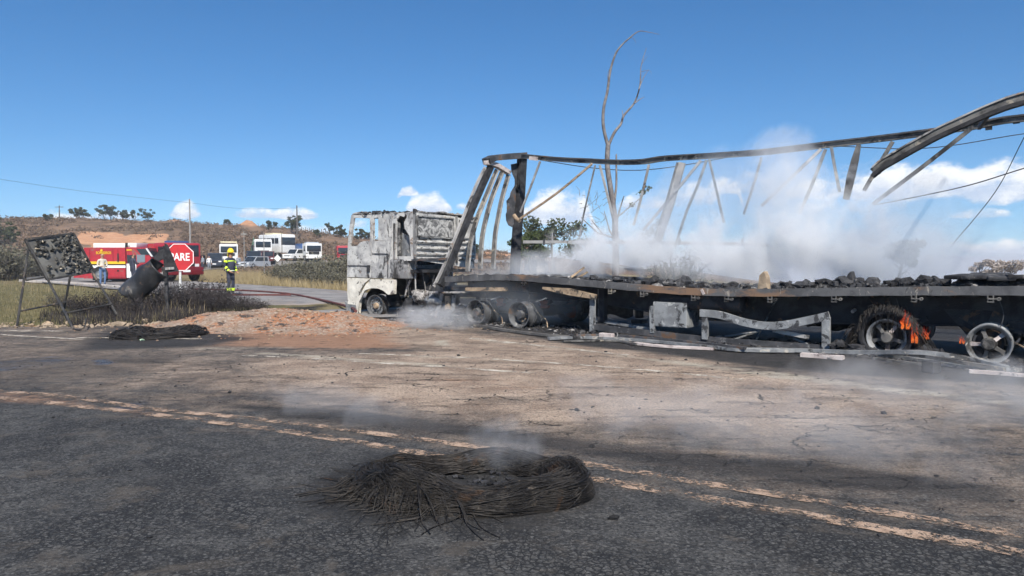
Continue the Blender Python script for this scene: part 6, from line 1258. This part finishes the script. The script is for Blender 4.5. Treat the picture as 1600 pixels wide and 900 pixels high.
# ------------------------------------------------------------------ people
def person(label, px, Y, rz, pose, colours, h=1.76, extra=None):
    """body: one skinned figure; colours: trousers, top, skin, shoes, hair"""
    x = (px - 800) / F * Y; root = thing('person', label, 'person', (x, Y, max(gz(x, Y), .14 if off_side(x, Y) else -9)), rz); k = h / 1.76
    J = {'pelvis': (0, 0, .95), 'spine': (0, .0, 1.15), 'chest': (0, .01, 1.35), 'neck': (0, .0, 1.5), 'head0': (0, -.02, 1.58), 'head': (0, -.03, 1.68), 'crown': (0, -.01, 1.73)}
    for s, n in ((-1, 'l'), (1, 'r')): J.update({'hip' + n: (s * .1, 0, .9), 'knee' + n: (s * .105, -.03, .50), 'ank' + n: (s * .11, .0, .09), 'toe' + n: (s * .12, -.17, .035), 'sh' + n: (s * .19, 0, 1.42), 'el' + n: (s * .25, .02, 1.14), 'wr' + n: (s * .27, -.06, .90), 'palm' + n: (s * .275, -.08, .83)})
    J.update(pose)
    names = list(J); ix = {n: i for i, n in enumerate(names)}; V = [Vector(J[n]) * k for n in names]
    E = [('pelvis', 'spine'), ('spine', 'chest'), ('chest', 'neck'), ('neck', 'head0'), ('head0', 'head'), ('head', 'crown')]
    for n in 'lr': E += [('pelvis', 'hip' + n), ('hip' + n, 'knee' + n), ('knee' + n, 'ank' + n), ('ank' + n, 'toe' + n), ('chest', 'sh' + n), ('sh' + n, 'el' + n), ('el' + n, 'wr' + n), ('wr' + n, 'palm' + n)]
    Rd = {'pelvis': .13, 'spine': .125, 'chest': .14, 'neck': .058, 'head0': .075, 'head': .098, 'crown': .07}
    for n in 'lr': Rd.update({'hip' + n: .095, 'knee' + n: .066, 'ank' + n: .05, 'toe' + n: .04, 'sh' + n: .068, 'el' + n: .05, 'wr' + n: .034, 'palm' + n: .038})
    Ei = [(ix[a], ix[b]) for a, b in E]; rad = [Rd[n] * k for n in names]
    for n in 'lr':                                       # four fingers and a thumb
        p, w = Vector(J['palm' + n]), Vector(J['wr' + n]); d = (p - w).normalized(); sd = d.cross(Vector((0, 0, 1))); sd = (sd if sd.length > .1 else Vector((0, 1, 0))).normalized()
        for j in range(5):
            b0 = len(V)
            if j < 4: q = p + sd * (j - 1.5) * .017 + d * .04; L = (.05, .06, .056, .045)[j]; pts = [q, q + d * L * .6 + Vector((0, -.008, 0)), q + d * L + Vector((0, -.022, -.004))]; base = ix['palm' + n]
            else: q = w.lerp(p, .6) - sd * .035; pts = [q, q - sd * .012 + d * .035, q - sd * .008 + d * .06]; base = ix['palm' + n]
            V += [v * k for v in pts]; rad += [.009 * k, .0085 * k, .007 * k]; Ei += [(base, b0), (b0, b0 + 1), (b0 + 1, b0 + 2)]
    me = bpy.data.meshes.new('body'); me.from_pydata([tuple(v) for v in V], Ei, []); o = bpy.data.objects.new('body', me); COL.objects.link(o); md = o.modifiers.new('skin', 'SKIN'); sv = me.skin_vertices[0].data
    for i, r in enumerate(rad): sv[i].radius = (r, r * (.82 if names[i:i + 1] in (['pelvis'], ['spine'], ['chest']) else 1))
    sv[0].use_root = True; md2 = o.modifiers.new('sub', 'SUBSURF'); md2.levels = 1; md2.render_levels = 1
    bm_ = bpy.data.meshes.new_from_object(o.evaluated_get(bpy.context.evaluated_depsgraph_get())); bpy.data.objects.remove(o); bm_.name = 'body'
    for c in colours: bm_.materials.append(MATS[c])
    segs = [(V[a], V[b], 0 if na in ('pelvis',) or na[:3] in ('hip', 'kne') else 1) for (a, b), (na, nb) in zip(Ei, E)]; mi = []
    for p in bm_.polygons:
        c = p.center; z = c.z / k
        def dseg(i): A_, B_ = V[Ei[i][0]], V[Ei[i][1]]; d_ = B_ - A_; return (c - A_.lerp(B_, min(1, max(0, (c - A_).dot(d_) / max(1e-6, d_.length_squared))))).length_squared
        a, b = E[min(range(len(E)), key=dseg)]
        if a[:3] == 'ank' or (a[:4] == 'knee' and z < .1): m_ = 3
        elif a[:3] in ('hip', 'kne') or a == 'pelvis' and (b[:3] == 'hip' or z < .98): m_ = 0
        elif a in ('neck', 'head0', 'head'): m_ = 4 if (z > J['head'][2] + .03 or (c.y / k > J['head'][1] + .045 and z > J['head'][2] - .07)) else 2
        elif a[:2] in ('wr',) or b[:4] == 'palm' or (a[:2] == 'el' and (c - V[ix['wr' + a[-1]]]).length < .05): m_ = 2
        else: m_ = 1
        mi.append(m_)
    bm_.polygons.foreach_set('material_index', mi); bm_.polygons.foreach_set('use_smooth', [True] * len(mi)); bo = bpy.data.objects.new('body', bm_); COL.objects.link(bo); bo.parent = root
    hd = Vector(J['head']) * k; mb = MB()                # face: nose, ears, eyes, mouth
    mb.lump(hd + Vector((0, -.10, -.01)) * k, (.03 * k, .04 * k, .05 * k), 1, .05, 1)
    for s in (-1, 1): mb.lump(hd + Vector((s * .095, .0, -.005)) * k, (.02 * k, .035 * k, .06 * k), 1, .05, 2)
    mb.build('nose_and_ears', colours[2], root, True)['kind'] = 'stuff'; mb = MB()
    for s in (-1, 1): mb.lump(hd + Vector((s * .034, -.088, .018)) * k, (.02 * k, .012 * k, .01 * k), 1, .05, 3)
    mb.lump(hd + Vector((0, -.088, -.05)) * k, (.045 * k, .014 * k, .012 * k), 1, .05, 4); mb.build('eyes_and_mouth', 'hair_dark', root, True)['kind'] = 'stuff'
    if extra: extra(root, {n: Vector(J[n]) * k for n in names}, k)
    return root
def off_side(x, y): return not bool(off_road(np.array([x]), np.array([y]), 3.6)[0])
pm('skin_tan', (.36, .20, .13), rough=.6); pm('jeans', (.09, .15, .27), (.12, .19, .32), 12, rough=.9); pm('cream_shirt', (.62, .56, .47), (.52, .46, .38), 5, rough=.9); pm('navy_cloth', (.035, .04, .06), (.05, .055, .08), 8, rough=.9); pm('boot', (.025, .022, .02), rough=.7); pm('hair_dark', (.03, .022, .018), rough=.8); pm('hair_grey', (.34, .33, .32), rough=.9); pm('hivis', (.62, .85, .04), (.72, .92, .08), 6, rough=.6); pm('helmet_yellow', (.78, .58, .03), rough=.4); pm('reflect', (.72, .74, .70), rough=.4); pm('white_cloth', (.7, .7, .68), rough=.9); pm('grey_cloth', (.25, .27, .3), rough=.9)
def turnout(root, J, k):                                 # helmet with brim and neck flap, reflective bands
    h = J['head']; MB().lathe([(.155, .02), (.125, .03), (.128, .06), (.118, .11), (.085, .15), (.0, .165)], c=h + Vector((0, 0, -.02)), axis='z', seg=20).build('helmet', 'helmet_yellow', root, 60); MB().beam([h + Vector((0, .09, .15)), h + Vector((0, 0, .165)), h + Vector((0, -.1, .13))], .025, .03).build('helmet_comb', 'helmet_yellow', root)
    MB().grid(lambda a, b: h + Vector((.13 * math.cos(R(10 + 160 * a)), .13 * math.sin(R(10 + 160 * a)), -.02 - .16 * b)), 8, 2).build('neck_flap', 'helmet_yellow', root)
    for a, b, r in (('chest', 'spine', .172),):
        c = J['spine'].lerp(J['chest'], .9); MB().lathe([(r, -.035), (r * 1.03, 0), (r, .035)], c=c, axis='z', seg=22).build('chest_band', 'hivis', root, True); c2 = J['pelvis'].lerp(J['spine'], .1); MB().lathe([(.168, -.03), (.172, 0), (.168, .03)], c=c2, axis='z', seg=22).build('hem_band', 'hivis', root, True); MB().lathe([(.172, -.012), (.176, 0), (.172, .012)], c=c2, axis='z', seg=22).build('hem_reflector', 'reflect', root, True)
    MB().lathe([(.15, -.09), (.17, -.06), (.168, .2), (.178, .33), (.14, .42)], c=J['pelvis'] + Vector((0, 0, .04)), axis='z', seg=22).build('turnout_coat', 'navy_cloth', root, True)
    def ring(a, b, t, r, n, m_, w=.04):
        p = J[a].lerp(J[b], t); d = (J[b] - J[a]).normalized(); MB().tube([p - d * w, p + d * w], r, 14, cap=False).build(n, m_, root, 60)
    for s in 'lr': ring('sh' + s, 'el' + s, .35, .078, 'sleeve_band', 'hivis'); ring('el' + s, 'wr' + s, .35, .062, 'sleeve_band', 'hivis'); ring('el' + s, 'wr' + s, .8, .052, 'cuff_band', 'hivis', .03); ring('knee' + s, 'ank' + s, .62, .078, 'trouser_band', 'hivis', .055)
person('firefighter in dark turnout gear and yellow helmet standing on the side road', 360, 29.4, 1.15, {'ell': (-.26, .03, 1.15), 'wrl': (-.2, -.14, .95), 'palml': (-.17, -.2, .92), 'elr': (.26, .05, 1.15), 'wrr': (.22, -.10, .93), 'palmr': (.2, -.16, .90)}, ('navy_cloth', 'navy_cloth', 'skin_tan', 'boot', 'hair_dark'), 1.80, turnout)
person('man in pale shirt and blue jeans standing before the fire engine', 160, 40.5, .9, {'wrl': (-.16, -.24, 1.06), 'palml': (-.10, -.28, 1.08), 'ell': (-.25, .0, 1.12), 'wrr': (.12, -.26, 1.05), 'palmr': (.05, -.29, 1.07), 'elr': (.25, .0, 1.12), 'kneer': (.11, -.09, .5)}, ('jeans', 'cream_shirt', 'skin_tan', 'boot', 'hair_grey'), 1.76)
person('person in navy uniform at the open cab of the fire engine', 208, 43.6, 2.6, {'wrl': (-.1, -.3, 1.2), 'palml': (-.06, -.36, 1.23), 'ell': (-.25, -.05, 1.15)}, ('navy_cloth', 'navy_cloth', 'skin_tan', 'boot', 'hair_dark'), 1.78)
person('bystander in white top beside the dark sport utility car', 327, 88, .4, {}, ('grey_cloth', 'white_cloth', 'skin_tan', 'boot', 'hair_dark'), 1.75); person('bystander in grey clothes between the parked cars', 317, 89, -.5, {}, ('navy_cloth', 'grey_cloth', 'skin_tan', 'boot', 'hair_dark'), 1.72); person('bystander in grey top near the crane lorry', 373, 90, .2, {}, ('jeans', 'grey_cloth', 'skin_tan', 'boot', 'hair_dark'), 1.76)
# fire hoses across the side road
pm('hose_red', (.12, .04, .035), (.08, .03, .03), 5, rough=.8)
for i, pts in enumerate((((300, 452), (350, 453), (400, 455), (450, 459), (480, 464), (540, 478), (556, 486)), ((330, 462), (370, 461), (420, 461), (455, 461)))):
    MB().tube(sm([G(x, y, .2) for x, y in pts], 5), .045, 6).build('fire_hose', 'hose_red', None, label=('long red fire hose lying along the side road towards the cab', 'short red fire hose ending on the side road')[i], cat='hose')
# ------------------------------------------------------------------ smoke: soft volumes of uneven density
def smoke_mat(name, dens, scale, contrast, bias, col=(.975, .982, .99), aniso=.1, seed=0.0, detail=4.0, rough=.55, dist=.6, soft=.9):
    m, nt, out = newmat(name); tc = nt.nodes.new('ShaderNodeTexCoord'); v = tc.outputs['Object']
    r2 = N(nt, 'ShaderNodeVectorMath', {0: v, 1: v}, operation='DOT_PRODUCT').outputs['Value']
    fall = M_(nt, 'SUBTRACT', 1.0, r2, clamp=True)
    geo = nt.nodes.new('ShaderNodeNewGeometry'); mp = N(nt, 'ShaderNodeMapping', {'Vector': geo.outputs['Position']}); mp.inputs['Location'].default_value = (seed, seed * 1.7, seed * .6); mp.inputs['Scale'].default_value = (1, 1, .8)
    n = noise(nt, mp.outputs[0], scale, detail, rough, dist)
    d = M_(nt, 'ADD', M_(nt, 'MULTIPLY', fall, 1.5), M_(nt, 'MULTIPLY_ADD', n, contrast, -.5 * contrast - bias))
    d = M_(nt, 'MULTIPLY', M_(nt, 'MULTIPLY', step(nt, d, 0.0, soft), step(nt, fall, 0.0, .3)), dens)
    pv = N(nt, 'ShaderNodeVolumePrincipled', {'Color': c4(col), 'Density': d, 'Anisotropy': aniso, 'Density Attribute': ''})
    nt.links.new(pv.outputs[0], out.inputs['Volume']); MATS[name] = m; return m
smoke_mat('smoke_thick', 1.8, 1.4, 6.5, .8, detail=6.0, rough=.56, soft=1.0)
smoke_mat('smoke_mid', .65, 1.5, 4.0, .30, seed=5.3, detail=6.0, rough=.6)
smoke_mat('smoke_dark', .34, 1.1, 3.2, .2, col=(.84, .89, .95), seed=9.1, detail=5.0)
smoke_mat('smoke_wisp', .8, 6.0, 4.5, .45, seed=3.1, detail=4.0)
smoke_mat('smoke_torn', 1.6, 1.45, 9.0, 1.5, seed=21.3, detail=6.0, rough=.56, dist=.9, soft=1.1)
smoke_mat('smoke_thin', .30, 1.7, 4.4, .5, seed=13.7, detail=4.0)
SPH = MB(); SPH.lump((0, 0, 0), (2, 2, 2), 3, 0.0, 1)
SPH_ME = {}
def smoke(px, py, v, su, sv, sw, mat, label, world_pos=None, rz=TA):
    if mat not in SPH_ME: SPH_ME[mat] = SPH.mesh('smoke', mat, True)
    o = bpy.data.objects.new('smoke', SPH_ME[mat]); COL.objects.link(o)
    if world_pos is None: q = TVp(px, py, v); p = TO + TU_ * q.x + TV_ * v; o.location = (p[0], p[1], q.z)
    else: o.location = world_pos
    o.rotation_euler = (0, 0, rz); o.scale = (su * 1.04, sv * 1.04, sw * 1.04); tag(o, label, kind='stuff'); return o
smoke(1000, 385, 1.3, 3.2, 1.4, 1.0, 'smoke_torn', 'torn white smoke trailing along the front half of the deck')
smoke(1260, 345, 1.4, 3.0, 1.4, 1.7, 'smoke_torn', 'torn white smoke trailing along the rear half of the deck')
smoke(945, 392, 1.5, 1.9, 1.2, .85, 'smoke_thick', 'white smoke rising from the front of the deck')
smoke(1000, 370, 1.6, 1.3, 1.1, .95, 'smoke_mid', 'drifting smoke below the leaning side post')
smoke(860, 415, 1.2, 1.6, 1.3, .5, 'smoke_mid', 'low smoke creeping round the front corner post')
smoke(1175, 385, 1.3, 1.9, 1.3, 1.0, 'smoke_thick', 'thick white smoke over the middle of the deck')
smoke(1240, 330, 1.5, 1.1, 1.1, 1.2, 'smoke_mid', 'tall billow of smoke rising past the roof rail')
smoke(1225, 250, 1.7, .9, .9, .85, 'smoke_mid', 'top of the smoke billow above the roof rail')
smoke(1330, 390, 1.3, 1.6, 1.2, .95, 'smoke_thick', 'white smoke over the charred lumps')
smoke(1090, 405, 1.0, 1.5, 1.1, .6, 'smoke_mid', 'low smoke over the charred lumps by the rusty beam')
smoke(1405, 368, 1.4, 1.9, 1.3, 1.25, 'smoke_dark', 'darker bluish smoke towards the rear of the deck')
smoke(1405, 395, 1.6, 1.5, 1.2, .8, 'smoke_mid', 'low pale smoke before the green tree at the rear of the deck')
smoke(1130, 330, 1.9, 2.4, 1.2, 1.5, 'smoke_dark', 'thin bluish smoke hanging behind the hanging struts')
smoke(0, 0, 0, 2.6, 1.3, .9, 'smoke_dark', 'bluish smoke seeping out under the front of the trailer', world_pos=Vector(TO + TU_ * .4 + TV_ * .9 + np.array((0, 0, .75))))
p = G(680, 512); smoke(0, 0, 0, 1.7, .9, .38, 'smoke_mid', 'pale smoke drifting over the road before the cab', world_pos=(p.x, p.y, .22))
p = G(1150, 690); smoke(0, 0, 0, 2.6, 1.0, .42, 'smoke_thin', 'thin smoke drifting low over the road beyond the tyre', world_pos=(p.x, p.y, .2))
p = G(1480, 640); smoke(0, 0, 0, 2.4, 1.4, .45, 'smoke_thin', 'thin smoke drifting over the road towards the trailer rear', world_pos=(p.x, p.y, .2))
p = G(540, 650); smoke(0, 0, 0, 1.6, .6, .26, 'smoke_thin', 'thin smoke over the centre lines of the road', world_pos=(p.x, p.y, .12))
p = G(790, 745); smoke(0, 0, 0, .36, .30, .24, 'smoke_wisp', 'wisp of smoke rising from the middle of the burnt tyre', world_pos=(p.x, p.y + .1, .22), rz=0)

# ------------------------------------------------------------------ thin smoky air over the whole place
def haze():
    m, nt, out = newmat('haze_air'); pv = N(nt, 'ShaderNodeVolumePrincipled', {'Color': (.86, .90, .96, 1), 'Density': .0006, 'Anisotropy': .1, 'Density Attribute': ''}); nt.links.new(pv.outputs[0], out.inputs['Volume'])
    MB().box((0, 3020, -116.5), (17000, 6200, 267)).build('haze', m, None, label='thin smoky haze hanging over the whole place', kind='stuff')
haze()
